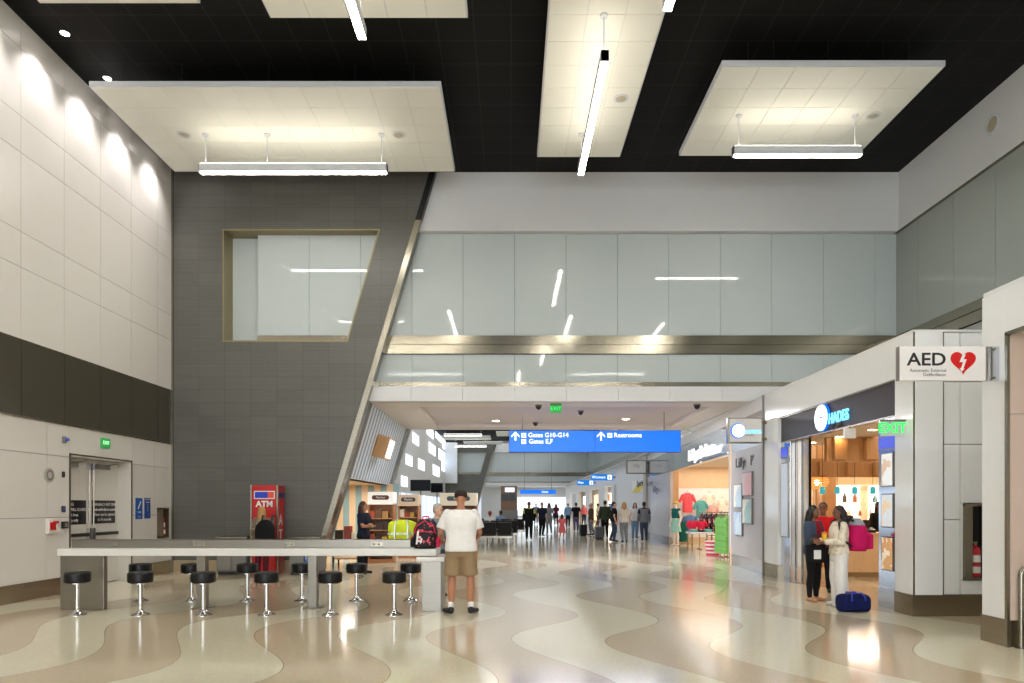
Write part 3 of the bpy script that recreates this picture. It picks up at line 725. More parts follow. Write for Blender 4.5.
# grey blade sign at the pillar
Y = 33.0; x0, x1, z0, z1 = xat(626.3, Y), xat(646.5, Y), zat(473.8, Y), zat(460.3, Y)
s = thing('grey_blade_sign', 'grey framed blade sign beside the beige pillar down the concourse', 'blade sign', (x0, Y, z0)); W, H = x1 - x0, z1 - z0
MB().box(0, W, -.07, .07, 0, H).box(W, W + .33, -.02, .02, .12, .16).box(W, W + .33, -.02, .02, H - .16, H - .12).build('frame', GREYM, s, bevel=.01)
MB().box(.05, W - .05, -.076, -.069, .05, H - .05).build('face', mat('sign_grey_face', (190, 190, 188), .4, emit=.15), s)
text('lettering', 'lilly', .26, (W / 2, -.078, H / 2 + .06), FRONT, mat('letter_silver', (150, 150, 154), .4), s, 'CENTER', .002)
# green running man / EXIT signs
Y = 16.22
s = thing('exit_sign', 'small green lit exit sign under the passage soffit edge', 'exit sign', (xat(556, Y) + .02, Y + .35, ZS - .22))
MB().box(-.14, .14, -.012, .012, 0, .2).build('plate', GREENP, s); MB().box(-.14, .14, -.03, .03, .2, .22).build('mount', GREYM, s)
text('lettering', 'EXIT', .13, (0, -.014, .1), FRONT, GREENL, s, 'CENTER', .002)
Y = 9.78
s = thing('exit_sign', 'clear exit sign with green letters hanging at the right of the shop opening', 'exit sign', (xat(892, Y), Y, zat(436, Y)))
MB().box(-.16, .16, -.008, .008, 0, .215).build('plate', mat('pale_acrylic', (190, 205, 196), .15), s)
MB().box(-.17, .19, -.02, .02, .21, .235).build('mount', GREYM, s)
text('lettering', 'EXIT', .2, (0, -.01, .11), FRONT, GREENL, s, 'CENTER', .002, .004)
s = thing('exit_sign', 'square green exit sign on the left wall above the double doors', 'exit sign', (XL + .01, 13.33, 2.68))
MB().box(0, .025, -.14, .14, 0, .19).build('plate', GREENP, s)
text('lettering', 'EXIT', .1, (.028, 0, .1), FACER, mat('letter_pale_green', (190, 255, 200), .5, emit=.8), s, 'CENTER', .001)

# AED sign on the near block
Y = 7.64; x0, x1, z0, z1 = xat(898, Y), xat(984, Y), zat(381, Y), zat(347, Y)
s = thing('defibrillator_sign', 'white projecting AED sign with a red heart on the near white block', 'AED sign', (x0, Y, z0)); W, H = x1 - x0, z1 - z0
MB().box(0, W, -.03, .03, 0, H).build('panel', mat('white_acrylic', (226, 224, 222), .3), s, bevel=.004)
MB().box(-.008, 0, -.032, .032, 0, H).build('edge_strip', GREYM, s)
MB().box(W, 5.45 - x0, -.02, .02, 0, H).build('mounting_bracket', NICKEL, s)
for z in (.03, H - .03): MB().lathe([(.014, 0), (.014, .01)], n=10).build('bracket_screw', STEEL, s, loc=(W + .1, -.024, z)).rotation_euler = (PI / 2, 0, 0)
m = W / 86.
text('lettering', 'AED', .2, (m * (935 - 898), -.032, m * (381 - 360.5)), FRONT, LETK, s, 'RIGHT', .002, .003, sx=1.14).location.x = m * 46.5
text('lettering', 'Automatic External', .052, (m * 46.5, -.032, m * (381 - 371)), FRONT, LETG, s, 'RIGHT', .001)
text('lettering', 'Defibrillator', .052, (m * 46.5, -.032, m * (381 - 375.3)), FRONT, LETG, s, 'RIGHT', .001)
hp = []
for i in range(48):
    a = 2 * PI * i / 48
    hp.append((m * (961.3 - 898) + .0088 * 16 * math.sin(a) ** 3 * 1.0, m * (381 - 362) + .0088 * (13 * math.cos(a) - 5 * math.cos(2 * a) - 2 * math.cos(3 * a) - math.cos(4 * a))))
MB().prism(hp, 'y', -.034, -.029).build('heart', mat('heart_red', (200, 16, 14), .4), s)
bolt = [(640, 145), (668, 150), (648, 195), (678, 195), (645, 285), (660, 285), (628, 314), (610, 280), (625, 280), (642, 222), (608, 222)]
MB().prism([(m * (895 + a / 9.75 - 898), m * (381 - 340 - b / 9.75)) for a, b in bolt], 'y', -.038, -.033).build('lightning_bolt', LETP, s)

# ================================================================ DEVICES ON THE LEFT WALL
def wbox(name, cat, label, px0, px1, py0, py1, d, m, extra=None):
    y0, y1 = yat(px0, XL), yat(px1, XL); Y = (y0 + y1) / 2; z0, z1 = zat(py1, Y), zat(py0, Y)
    t = thing(name, label, cat, (XL, Y, z0)); w = (y1 - y0) / 2; h = z1 - z0
    MB().box(0, d, -w, w, 0, h).build('case', m, t, bevel=min(.006, d * .3))
    if extra: extra(t, w, h, d)
    return t
def strobe(t, w, h, d): MB().box(d, d + .05, -w * .6, w * .7, h * .3, h * .75).build('blue_lens', mat('blue_lens', (30, 70, 170), .2), t, bevel=.01)
wbox('strobe_light', 'strobe', 'small blue strobe light on the left wall, topmost of the devices left of the doors', 62, 64.5, 436.5, 443, .05, GREYM, strobe)
wbox('door_sensor', 'sensor', 'small dark sensor box on the left wall level with the door top', 61.6, 63.6, 471.5, 477.5, .03, BLACKP, lambda t, w, h, d: MB().box(d, d + .004, -w * .5, w * .5, h * .3, h * .7).build('lens', SCREEN, t))
wbox('card_reader', 'card reader', 'small blue and black card reader on the left wall beside the doors', 61.2, 64.2, 506, 512.3, .03, BLACKP, lambda t, w, h, d: MB().box(d, d + .004, -w * .6, w * .6, h * .3, h * .8).build('display', BLUEP, t))
wbox('intercom', 'intercom', 'square black intercom below the card reader on the left wall', 61, 66, 521.5, 528.5, .05, BLACKP, lambda t, w, h, d: MB().box(d, d + .004, -w * .6, w * .6, h * .2, h * .8).build('speaker_slots', GREYM, t))
def pull(t, w, h, d):
    MB().box(d, d + .012, -w * .7, w * .4, h * .25, h * .8).build('red_plate', RED, t); MB().box(d, d + .03, -w * .1, w * .8, h * .75, h * .9).build('pull_handle', RED, t)
wbox('fire_alarm_station', 'fire alarm', 'white and red fire alarm pull station on the left wall', 45, 55, 519.5, 533.5, .06, mat('clear_cover_white', (220, 212, 206), .2), pull)
yy = yat(49, XL)
t = thing('round_wall_medallion', 'round grey disc on the left wall above the fire alarm', 'wall disc', (XL, yy, zat(475, yy)))
o = MB().lathe([(.13, 0), (.13, .012), (.1, .018), (.01, .018)], n=28).build('disc', mat('disc_grey', (176, 170, 160), .4), t); o.rotation_euler = (0, PI / 2, 0)
o = MB().lathe([(.1, .018), (.09, .022), (.06, .022), (.055, .018)], n=28, caps=False).build('ring', mat('ring_grey', (120, 116, 110), .4), t); o.rotation_euler = (0, PI / 2, 0)
def signs(t, w, h, d):
    MB().prism([(-w * .45, h * .5), (-w * .25, h * .47), (w * .5, h * .8), (w * .4, h * .85)], 'x', d, d + .004).build('pictogram', LETP, t)
    text('lettering', 'STAIR', .05, (d + .002, 0, h * .32), FACER, LETP, t, 'CENTER', .001); text('lettering', 'G-12', .045, (d + .002, 0, h * .1), FACER, LETP, t, 'CENTER', .001)
wbox('blue_wall_sign', 'wall sign', 'blue sign with a white pictogram, left of the pair beside the doors', 135.3, 142, 498, 519, .012, BLUEP, signs)
def signs2(t, w, h, d):
    for i, q in enumerate(('IN CASE OF FIRE', 'USE STAIRS', '1', '2', '3')): text('lettering', q, .028 if i < 2 else .05, (d + .002, 0, h * (.92 - .13 * i)), FACER, LETP, t, 'CENTER', .001)
wbox('blue_wall_sign', 'wall sign', 'darker blue sign with lines of writing, right of the pair beside the doors', 144.2, 150, 498, 518.5, .012, mat('sign_navy', (24, 66, 138), .4), signs2)

def extinguisher(loc, label, h=.42, r=.055):
    t = thing('fire_extinguisher', label, 'fire extinguisher', loc)
    MB().lathe([(r * .7, 0), (r, .015), (r, h * .74), (r * .8, h * .82), (r * .35, h * .87), (r * .3, h * .9)], n=20).build('cylinder', RED, t, smooth=50)
    MB().lathe([(r * 1.01, h * .42), (r * 1.01, h * .62)], n=20).build('paper_band', LETP, t, smooth=50)
    MB().lathe([(r * 1.01, h * .12), (r * 1.01, h * .3)], n=20).build('paper_band', LETP, t, smooth=50)
    MB().box(-.02, .02, -.02, .02, h * .9, h * .96).box(-.06, .03, -.012, .012, h * .96, h).build('valve', STEEL, t)
    MB().tube([(.02, 0, h * .93), (r + .012, -.01, h * .85), (r + .012, 0, h * .4)], .008, 6).build('hose', BLACKP, t)
def cab(name, label, loc, rz, w, h, d, m):
    t = thing(name, label, 'extinguisher cabinet', loc, rz)
    MB().box(-w, w, 0, .01, 0, h).build('back', BLACKC, t)
    f = .035
    MB().box(-w, w, -d, 0, 0, f).box(-w, w, -d, 0, h - f, h).box(-w, -w + f, -d, 0, 0, h).box(w - f, w, -d, 0, 0, h).build('frame', m, t)
    return t
y = (yat(157.2, XL) + yat(163.2, XL)) / 2
cab('extinguisher_cabinet', 'narrow dark extinguisher cabinet on the left wall by the dark wall', (XL, y, .83), PI / 2, .14, .68, .13, mat('cabinet_bronze', (96, 84, 66), .4, .5))
extinguisher((XL + .06, y, .865), 'red fire extinguisher inside the cabinet on the left wall', .5, .05)
t = cab('extinguisher_cabinet', 'steel extinguisher cabinet set in the white wall below the AED sign', (6.55, 9.76, .51), 0, .175, 1.07, .16, STEEL)
MB().box(-.175, -.06, -.166, -.16, 0, 1.07).build('door_panel', STEEL, t)
text('lettering', 'FIRE', .04, (.05, -.168, 1.04), FRONT, LETK, t, 'CENTER', .001)
extinguisher((6.575, 9.68, .545), 'red fire extinguisher inside the steel cabinet below the AED sign', .5, .07)
# handrail in the alcove
t = thing('handrail', 'bent stainless steel handrail standing at the right edge', 'handrail', (5.55, 7.43, 0))
MB().tube([(0, 0, .0), (0, 0, .8), (.012, 0, .84), (.04, 0, .87), (.08, 0, .88), (.6, 0, .88)], .028, 14).build('rail', STEEL, t, smooth=50)
MB().lathe([(.06, 0), (.06, .008)], n=20).build('base_plate', STEEL, t)
MB().lathe([(.05, 0), (.05, .01)], n=16).build('wall_flange', STEEL, t, loc=(.6, 0, .88)).rotation_euler = (0, PI / 2, 0)

# ================================================================ SOFFIT FITTINGS
for px, py, lab in ((538.6, 405, 'left of the green exit sign'), (580.5, 414.5, 'right of the green exit sign'), (697, 404.5, 'near the right end of the soffit'), (535.5, 425.5, 'just above the blue sign')):
    Y = (ZS - EYE) * F / (HY - py)
    z = ZS + (.1 if 17.1 < Y < 21.4 else 0)
    t = thing('dome_camera', 'black dome camera under the soffit ' + lab, 'camera', (xat(px, Y), Y, z))
    MB().lathe([(.09, 0), (.09, -.03)], n=20).build('mount_ring', GREYM, t)
    MB().ball((0, 0, -.03), .075, .075, .09, 16).build('dome', BLACKP, t, smooth=60)
for x, y, lab in ((xat(627, 20), 20.2, 'bright downlight in the soffit above the middle of the blue sign'), (xat(496, 20.6), 20.6, 'bright downlight in the soffit left of the blue sign')):
    downlight(x, y, lab, ZS + .1, WARML, .11)
for x in (-.7, 1.4, 3.5):
    area('soffit_light', (x, 19.3, ZS + .085), 1.3, 80, (.97, .95, 1))

# ================================================================ CAFE KIOSKS, MONITORS
GOODS = [mat('pack_%d' % i, c, .5, var=.15) for i, c in enumerate([(150, 60, 40), (196, 150, 84), (230, 222, 206), (60, 44, 36), (40, 96, 90), (190, 160, 60), (120, 84, 56), (200, 90, 60)])]
def kiosk(px0, px1, py_top, Y, lab, face, pill, where, seed):
    rnd = random.Random(seed)
    x0, x1 = xat(px0, Y), xat(px1, Y); W = (x1 - x0) / 2; ht = zat(py_top, Y)
    t = thing('display_kiosk', lab, 'display kiosk', ((x0 + x1) / 2, Y, 0))
    MB().box(-W, W, .0, .5, 0, .1).build('plinth', WOODD, t)
    MB().box(-W, W, .46, .5, .1, ht - .3).build('back_panel', WOODD, t)
    for s in (-1, 1): MB().box(s * W - .02 * (s > 0) * 2 + 0, s * W + .02 * (s < 0) * 2, 0, .5, .1, ht - .3).build('side_panel', WOODD, t)
    hd = MB().box(-W, W, -.04, .5, ht - .34, ht).build('header', face, t, bevel=.005)
    pr = .062
    pp = [(math.cos(a) * pr + (W * .5 if math.cos(a) > 0 else -W * .5), ht - .15 + math.sin(a) * pr) for a in [2 * PI * (i + .5) / 24 for i in range(24)]]
    lg = MB().prism(pp, 'y', -.05, -.04).build('logo_plate', pill, hd)
    text('lettering', 'Market', .085, (0, -.052, ht - .15), FRONT, LETP, lg, 'CENTER', .001)
    for z in (.25, .58, .9, 1.22):
        MB().box(-W + .02, W - .02, .02, .46, z - .025, z).build('shelf', WOOD, t)
        x = -W + .04
        while x < W - .16:
            w = rnd.uniform(.1, .18); h = rnd.uniform(.12, .24)
            g = MB().box(0, w, 0, .22, 0, h).build('snack_box', GOODS[rnd.randrange(8)], bevel=.004, loc=((x0 + x1) / 2 + x, Y + .06, z + .001))
            tag(g, 'packed snack box on a shelf of the ' + where, 'snack box', 'snack boxes on the ' + where)
            x += w + .015
CRM = mat('cream_header', (236, 226, 208), .5)
kiosk(368, 393.5, 492, 18.6, 'wooden display kiosk with white header and brown logo beside the standing woman', mat('white_header', (240, 238, 230), .5, emit=.25), mat('pill_brown', (96, 48, 34), .4), 'white headed kiosk', 1)
kiosk(398, 419, 494.5, 20.2, 'wooden display kiosk with tan header and dark logo behind the yellow vest', mat('tan_header', (206, 186, 160), .5), mat('pill_dark', (52, 46, 44), .4), 'tan headed kiosk', 2)
kiosk(440, 477, 493, 18.3, 'display kiosk with cream header behind the man in white shirt', CRM, mat('pill_teal', (40, 66, 74), .4), 'cream headed kiosk', 3)
# low crate table left of the woman
t = thing('crate_table', 'low wooden crate table with metal rails left of the standing woman', 'display table', (xat(348, 17.5), 17.5, 0))
MB().box(-.34, .34, -.3, .3, .62, .68).build('top', WOOD, t, bevel=.004)
for sx in (-.31, .31):
    for sy in (-.27, .27): MB().box(sx - .02, sx + .02, sy - .02, sy + .02, 0, .62).build('leg', BLACKC, t)
MB().box(-.3, .3, -.25, .25, .2, .24).build('lower_shelf', WOOD, t)
for x, h, m in ((-.2, .26, 3), (.03, .36, 0), (.22, .2, 2)):
    tag(MB().box(-.09, .09, -.09, .09, 0, h).build('snack_box', GOODS[m], bevel=.006, loc=(xat(348, 17.5) + x, 17.4, .681)), {3: 'dark brown box, left on the crate table', 0: 'tall red brown box, middle on the crate table', 2: 'small cream box, right on the crate table'}[m], 'snack box', 'boxes on the crate table')
# hanging monitors
for pa, pb, qa, qb, Y, lab in ((410.5, 430.6, 479.8, 491, 30., 'larger dark monitor on a post beyond the cafe kiosks'), (430.8, 443, 483, 492.6, 33., 'smaller dark monitor right of the larger one beyond the kiosks')):
    x0, x1, z0, z1 = xat(pa, Y), xat(pb, Y), zat(qb, Y), zat(qa, Y); W = (x1 - x0) / 2
    t = thing('flight_monitor', lab, 'monitor', ((x0 + x1) / 2, Y, 0))
    MB().box(-W, W, -.04, .04, z0, z1).build('casing', BLACKP, t, bevel=.008)
    MB().box(-W + .03, W - .03, -.045, -.04, z0 + .03, z1 - .03).build('screen', SCREEN, t)
    MB().tube([(0, .06, .02), (0, .06, z1 - .1)], .03, 10).lathe([(.25, 0), (.25, .02)], (0, .06, 0), 20).build('post', GREYM, t)
# screen box on the slanted reveal
Y = 18.6; z = zat(446, Y)
t = thing('wall_screen', 'tilted wood framed screen on the blue striped slanted wall', 'screen', (SL(z), Y, z)); t.rotation_euler = (0, math.atan(.2976) , 0)
MB().box(0, .34, -.42, .42, -.3, .3).build('frame', WOOD, t, bevel=.01)
MB().box(.34, .352, -.36, .36, -.25, .25).build('screen', mat('lit_screen', (226, 238, 250), .3, emit=.7), t)

# ================================================================ WAITING SEATS
def beam_seats(n, loc, rz, label):
    t = thing('beam_seats', label, 'waiting seats', loc, rz)
    MB().box(-n * .3, n * .3, -.04, .04, .3, .38).build('beam', STEEL, t)
    for s in (-1, 1): MB().box(s * (n * .3 - .15) - .03, s * (n * .3 - .15) + .03, -.3, .3, 0, .04).box(s * (n * .3 - .15) - .03, s * (n * .3 - .15) + .03, -.03, .03, .04, .3).build('leg', STEEL, t)
    for i in range(n):
        x = -n * .3 + .3 + i * .6
        MB().box(x - .27, x + .27, -.3, .22, .4, .48).build('seat', VINYL, t, bevel=.02)
        MB().prism([(.2, .46), (.28, .46), (.4, .92), (.33, .94)], 'x', x - .27, x + .27).build('backrest', VINYL, t, bevel=.02)
    for i in range(n + 1):
        x = -n * .3 + i * .6
        MB().box(x - .02, x + .02, -.25, .25, .62, .65).box(x - .015, x + .015, -.05, -.02, .36, .62).build('armrest', BLACKP, t)
beam_seats(2, (xat(497, 26.5), 26.5, 0), PI, 'nearest pair of black waiting seats seen from behind on the concourse')
beam_seats(3, (xat(497, 29.5), 29.5, 0), PI, 'second row of black waiting seats behind the nearest pair')
beam_seats(4, (xat(500, 33.), 33., 0), PI, 'furthest row of black waiting seats on the concourse')
beam_seats(3, (xat(470, 27.5), 27.5, 0), PI, 'row of black waiting seats hidden behind the man in white shirt')
# ================================================================ SHOP WITH THE CLOCK SIGN (room X 5.8..12, Y 9.9..18)
struct(MB().box(5.8, 12, 17.95, 18.1, 2.1, 3.5, 0).box(5.8, 12, 17.95, 18.1, 0, .5, 0).box(5.8, 12, 18.0, 18.1, .5, 2.1, 1).box(11.9, 12, 9.8, 18.1, 0, 3.5, 0).box(5.8, 12, 9.8, 9.9, 0, 3.5, 0).build('wall_shop_interior', [WOODP, WHITE]))
struct(MB().box(5.85, 12, 9.8, 18.1, 3.3, 3.5).box(5.8, 7.1, 10.0, 15.2, 2.9, 2.96).build('ceiling_shop', mat('shop_ceiling', (226, 214, 196), .6)))
struct(MB().box(5.84, 5.95, 15.25, 18.1, 0, 3.5).box(5.84, 5.9, 14.4, 15.25, 0, 3.4).build('wall_shop_side', WHITE))
for i, (y, z0, z1) in enumerate(((13.4, 2.42, 2.95), (15.4, 2.2, 2.62))):
    v = MB().box(6.2, 11.9, y, y + .12, z0, z1)
    x = 6.3
    while x < 11.8: v.box(x, x + .25, y - .12, y, z0 + .04, z1 - .08); x += .62
    struct(v.build('trim_%d' % (13 + i), WOOD, bevel=.004))
struct(MB().box(7.85, 8.2, 17.2, 17.6, 0, 3.3).build('column_wood', WOOD, bevel=.01))
for x, y in ((6.35, 10.8), (6.35, 12.0), (6.35, 13.2), (6.35, 14.4)):
    tag(downlight(x, y, 'round downlight in the soffit of the clock sign shop', 2.9, WARML, .08), group='downlights at the clock sign shop front')
for x, y in ((8, 12), (8, 16.4), (10.4, 12.5), (10.4, 16.4)): area('shop_light', (x + .3, y, 3.28), 2.8, 32, (1, .9, .78))
area('shop_shelf_light', (9, 17.3, 2.15), 2.6, 26, (1, .93, .82), (R(-25), 0, 0), .12)
sh = thing('wall_shelving', 'white backlit shelving along the back wall of the clock sign shop', 'shelving', (9.0, 17.95, 0))
MB().box(-1.0, 2.6, -.03, 0, .6, 2.08).build('lit_back', SHELFL, sh)
for z in (.6, .95, 1.3, 1.65, 2.0): MB().box(-1.0, 2.6, -.35, -.03, z - .02, z).build('shelf', WOODP, sh)
for x in (-1.0, .18, 1.4, 2.6): MB().box(x - .02, x + .02, -.36, 0, .5, 2.08).build('upright', WOODP, sh)
sh = thing('wall_shelving', 'white backlit shelving left of the wooden column in the clock sign shop', 'shelving', (7.2, 17.95, 0))
MB().box(-.6, .6, -.03, 0, .6, 2.08).build('lit_back', SHELFL, sh)
for z in (.6, .95, 1.3, 1.65, 2.0): MB().box(-.6, .6, -.35, -.03, z - .02, z).build('shelf', WOODP, sh)
for x in (-.6, .6): MB().box(x - .02, x + .02, -.36, 0, .5, 2.08).build('upright', WOODP, sh)
rnd = random.Random(4)
GM = [mat('ware_%d' % i, c, .4) for i, c in enumerate([(40, 34, 32), (180, 140, 90), (90, 130, 140), (150, 90, 60), (210, 200, 186), (70, 60, 54)])]
for x0, x1 in ((6.7, 7.7), (8.1, 11.3)):
    for z in (.95, 1.3, 1.65):
        x = x0
        while x < x1:
            h = rnd.uniform(.12, .24); r = rnd.uniform(.04, .075)
            o = MB().lathe([(r, 0), (r, h * .6), (r * .5, h * .8), (r * .45, h)], n=12).build('small_ware', GM[rnd.randrange(6)], loc=(x, 17.76, z + .001), smooth=50)
            tag(o, 'small ware standing on the backlit shelves of the clock sign shop', 'shelf ware', 'wares on the backlit shelves'); x += rnd.uniform(.2, .34)
# counter with till, clerk side
c = thing('shop_counter', 'pale wood sales counter inside the clock sign shop', 'counter', (7.95, 14.9, 0))
MB().box(-.72, 1.6, 0, .7, .1, .92).build('front', WOODP, c, bevel=.006); MB().box(-.68, 1.56, .04, .66, 0, .1).build('plinth', STEEL, c); MB().box(-.76, 1.64, -.04, .74, .92, .96).build('top', WOODP, c, bevel=.006)
t = thing('till_screen', 'black till screen tilted on the pale shop counter', 'till', (7.55, 15.2, .96), R(20))
MB().lathe([(.1, 0), (.1, .015), (.025, .03), (.025, .12)], n=16).build('stand', BLACKP, t); MB().prism([(-.03, .1), (.0, .09), (.12, .36), (.09, .38)], 'x', -.18, .18).build('screen', SCREEN, t, bevel=.006)
t = thing('card_terminal', 'small black payment terminal right of the till screen', 'terminal', (7.95, 15.15, .96))
MB().prism([(-.08, 0), (.1, 0), (.1, .12), (-.08, .06)], 'x', -.12, .12).build('body', BLACKP, t, bevel=.01); MB().box(-.08, .08, .1, .12, .12, .28).build('display', SCREEN, t)
for i, px in enumerate((822.6, 837.3, 854.7, 872.8)):
    Y = 14.6; z = zat(494, Y)
    t = thing('teal_pendant_lamp', 'small teal pendant lamp, %s of the four in the clock sign shop' % ORD[i if i < 3 else 7], 'pendant lamp', (xat(px, Y), Y, z))
    MB().lathe([(.05, 0), (.055, .03), (.05, .14), (.02, .16)], n=16).build('shade', mat('teal_glass', (40, 150, 160), .2, emit=.6), t, smooth=50)
    MB().tube([(0, 0, .15), (0, 0, 3.3 - z)], .005, 6).build('cord', BLACKC, t)
Y = 15.9; z = zat(489, Y)
t = thing('wicker_lamp', 'round woven wicker lamp glowing in the clock sign shop', 'pendant lamp', (xat(817, Y), Y, z))
wm = MB()
for k in range(7): wm.lathe([(.1 + .16 * math.sin(.4 + k * .38), k * .05), (.1 + .16 * math.sin(.4 + k * .38) + .004, k * .05 + .03)], n=22)
wm.build('shade', mat('wicker', (206, 150, 84), .7, emit=.5, ecol=(255, 170, 90)), t); MB().ball((0, 0, .15), .06).build('bulb', WARML, t); MB().tube([(0, 0, .2), (0, 0, 3.3 - z)], .006, 6).build('cord', BLACKC, t)
t = thing('hanging_shop_notice', 'small blank white box sign under the clock shop soffit', 'sign', (xat(852.5, 10.9) + .2, 11.4, 2.68))
MB().box(-.09, .09, -.04, .04, 0, .16).build('box', mat('white_sign_box', (230, 230, 228), .4), t); MB().box(-.01, .01, -.01, .01, .16, .22).build('hanger', STEEL, t)
# door panels stacked at the left, jambs with lit posters
for i, (a, b) in enumerate(((13.38, 13.66), (13.68, 13.96))):
    d = thing('steel_door_panel', ('nearer' if i == 0 else 'further') + ' of the two polished steel door panels at the left of the shop opening', 'door panel', (5.86, (a + b) / 2, 0)); w = (b - a) / 2
    MB().box(-.02, .02, -w, w, .3, 2.88).build('panel', mat('beige_reflection_panel', (206, 188, 164), .18, .25), d); MB().box(-.025, .025, -w, w, .01, .3).build('kick_plate', mat('copper_tan', (200, 160, 120), .3, .7), d)  # beige reflection on the steel is painted into the panel colour
    MB().box(-.03, .03, -w, -w + .04, .01, 2.88).box(-.03, .03, w - .04, w, .01, 2.88).build('stile', STEEL, d)
ADS = [pattern('poster_pale', [(232, 236, 238), (200, 214, 222), (236, 226, 214), (214, 190, 170)], 11), pattern('poster_sand', [(214, 222, 226), (236, 228, 214), (190, 200, 206), (226, 206, 180)], 11), pattern('poster_warm', [(206, 160, 110), (230, 200, 160), (170, 120, 80), (236, 222, 200)], 14)]
struct(MB().box(5.72, 5.9, 10.05, 10.62, .3, 2.9).box(5.72, 5.9, 13.98, 14.45, .3, 2.9).build('wall_shop_jamb', NICKEL, bevel=.004))
struct(MB().box(5.71, 5.9, 10.05, 10.62, 0, .3).box(5.71, 5.9, 13.98, 14.45, 0, .3).build('baseboard_shop', NICKEL))
def lightbox(y0, y1, z0, z1, lab, m, x=5.72):
    t = thing('lit_poster_box', lab, 'lightbox', (x, (y0 + y1) / 2, z0)); w = (y1 - y0) / 2; h = z1 - z0
    MB().box(-.03, 0, -w, w, 0, h).build('frame', STEEL, t); o = MB().box(-.034, -.03, -w + .02, w - .02, .02, h - .02).build('poster', m, t)
for m in ADS:
    b = m.node_tree.nodes['Principled BSDF']; cr = [n for n in m.node_tree.nodes if n.type == 'VALTORGB'][0]
    m.node_tree.links.new(cr.outputs[0], b.inputs['Emission Color']); b.inputs['Emission Strength'].default_value = .25
lightbox(10.17, 10.5, 1.84, 2.36, 'topmost of three lit posters at the right of the clock sign shop', ADS[0])
lightbox(10.17, 10.5, 1.22, 1.74, 'middle of three lit posters at the right of the clock sign shop', ADS[1])
lightbox(10.17, 10.5, .57, 1.09, 'lowest of three lit posters at the right of the clock sign shop', ADS[2])
lightbox(10.1, 10.58, 2.4, 2.62, 'blue lit strip above the three posters at the shop opening', mat('blue_strip', (60, 80, 210), .4, emit=.35))
lightbox(14.02, 14.4, 2.55, 2.78, 'blue lit strip at the top of the left jamb of the clock sign shop', mat('blue_strip', (60, 80, 210)))
lightbox(14.02, 14.4, .9, 2.45, 'tall pale lit poster on the left jamb of the clock sign shop', mat('pale_lit_poster', (196, 206, 222), .3, emit=.12))

# sign on the fascia: clock disc and lettering
Y = yat(823, 5.7)
t = thing('shop_clock_sign', 'round white lit clock disc with blue lettering on the dark fascia', 'shop sign', (5.72, Y, 3.16))
dsk = MB().lathe([(.246, 0), (.246, .05)], n=40).build('blue_rim', BLUES, t); dsk.rotation_euler = (0, -PI / 2, 0)
dsk = MB().lathe([(.235, .05), (.235, .07), (.01, .071)], n=40).build('clock_disc', mat('disc_lit_white', (240, 244, 255), .5, emit=1.3), t); dsk.rotation_euler = (0, -PI / 2, 0)
MB().box(-.078, -.071, -.012, .012, -.01, .13).box(-.078, -.071, -.1, .012, -.012, .012).build('clock_hand', BLUEP, t)
SKY = mat('letter_sky_lit', (110, 205, 250), .5, emit=1.0)
text('lettering', 'SHADES', .26, (-.02, -.1, -.06), FACEL, SKY, t, 'LEFT', .01, .006, sx=.92)
text('lettering', 'OF TIME', .12, (-.02, -.24, -.2), FACEL, LETG, t, 'LEFT', .006, 0)
# projecting clock sign
Y = 15.1; x0, x1, z0, z1 = xat(727, Y), xat(761.5, Y), zat(443.5, Y), zat(418, Y)
t = thing('clock_blade_sign', 'framed projecting sign with a round clock and blue lettering above the grey panel', 'blade sign', (x0, Y, z0)); W, H = x1 - x0, z1 - z0
MB().box(0, W, -.07, .07, 0, H).build('frame', STEEL, t, bevel=.01); MB().box(.03, W - .03, -.078, -.069, .03, H - .03).build('face', mat('blade_face', (196, 194, 190), .4, emit=.1), t)
for z in (.1, H - .1): MB().box(W, 5.65 - x0, -.025, .025, z - .025, z + .025).build('bracket', mat('bronze_arm', (110, 98, 74), .4, .8), t)
o = MB().lathe([(.165, 0), (.165, .012)], n=36).build('blue_rim', BLUES, t, loc=(.215, -.078, H * .48)); o.rotation_euler = (PI / 2, 0, 0)
o = MB().lathe([(.142, .01), (.142, .016)], n=36).build('clock_disc', mat('disc_lit_white', (240, 244, 255)), t, loc=(.225, -.08, H * .48)); o.rotation_euler = (PI / 2, 0, 0)
MB().box(.218, .232, -.1, -.096, H * .48, H * .48 + .09).box(.225, .3, -.1, -.096, H * .48 - .01, H * .48 + .006).build('clock_hand', BLUEP, t)
text('lettering', 'SHADES', .105, (.36, -.08, H * .44), FRONT, SKY, t, 'LEFT', .004, .003); text('lettering', 'OF TIME', .05, (.38, -.08, H * .3), FRONT, LETG, t, 'LEFT', .003)

# ================================================================ CLOTHES SHOP (room X 6..10.5, Y 18.3..28)
seg(P1, P2, .3, 2.95, 'wall_grey_panel', GREYP); seg(P1, P2, 0, .3, 'baseboard_grey', NICKEL, .13)
seg(P2, P3, 2.92, 3.72, 'wall_steel_header', NICKEL); seg((5.65, 15.25), P2, 2.95, 3.72, 'wall_steel_header_near', NICKEL)
seg(P3, P4, 2.92, 3.72, 'wall_steel_header_far', NICKEL)
seg(P1, P4, 3.72, ZS - .03, 'wall_white_above_header', WHITE, .1)
seg((6.36, 27.3), P4, .3, 2.92, 'wall_grey_panel_far', GREYP); seg((6.36, 27.3), P4, 0, .3, 'baseboard_grey_far', NICKEL, .13)
struct(MB().box(6.36, 6.7, 27.3, 27.42, 0, 2.92).build('wall_wood_wing', WOOD))
struct(MB().box(5.62, 5.66, 15.23, 15.29, 0, ZS).build('trim_15', GREYM))
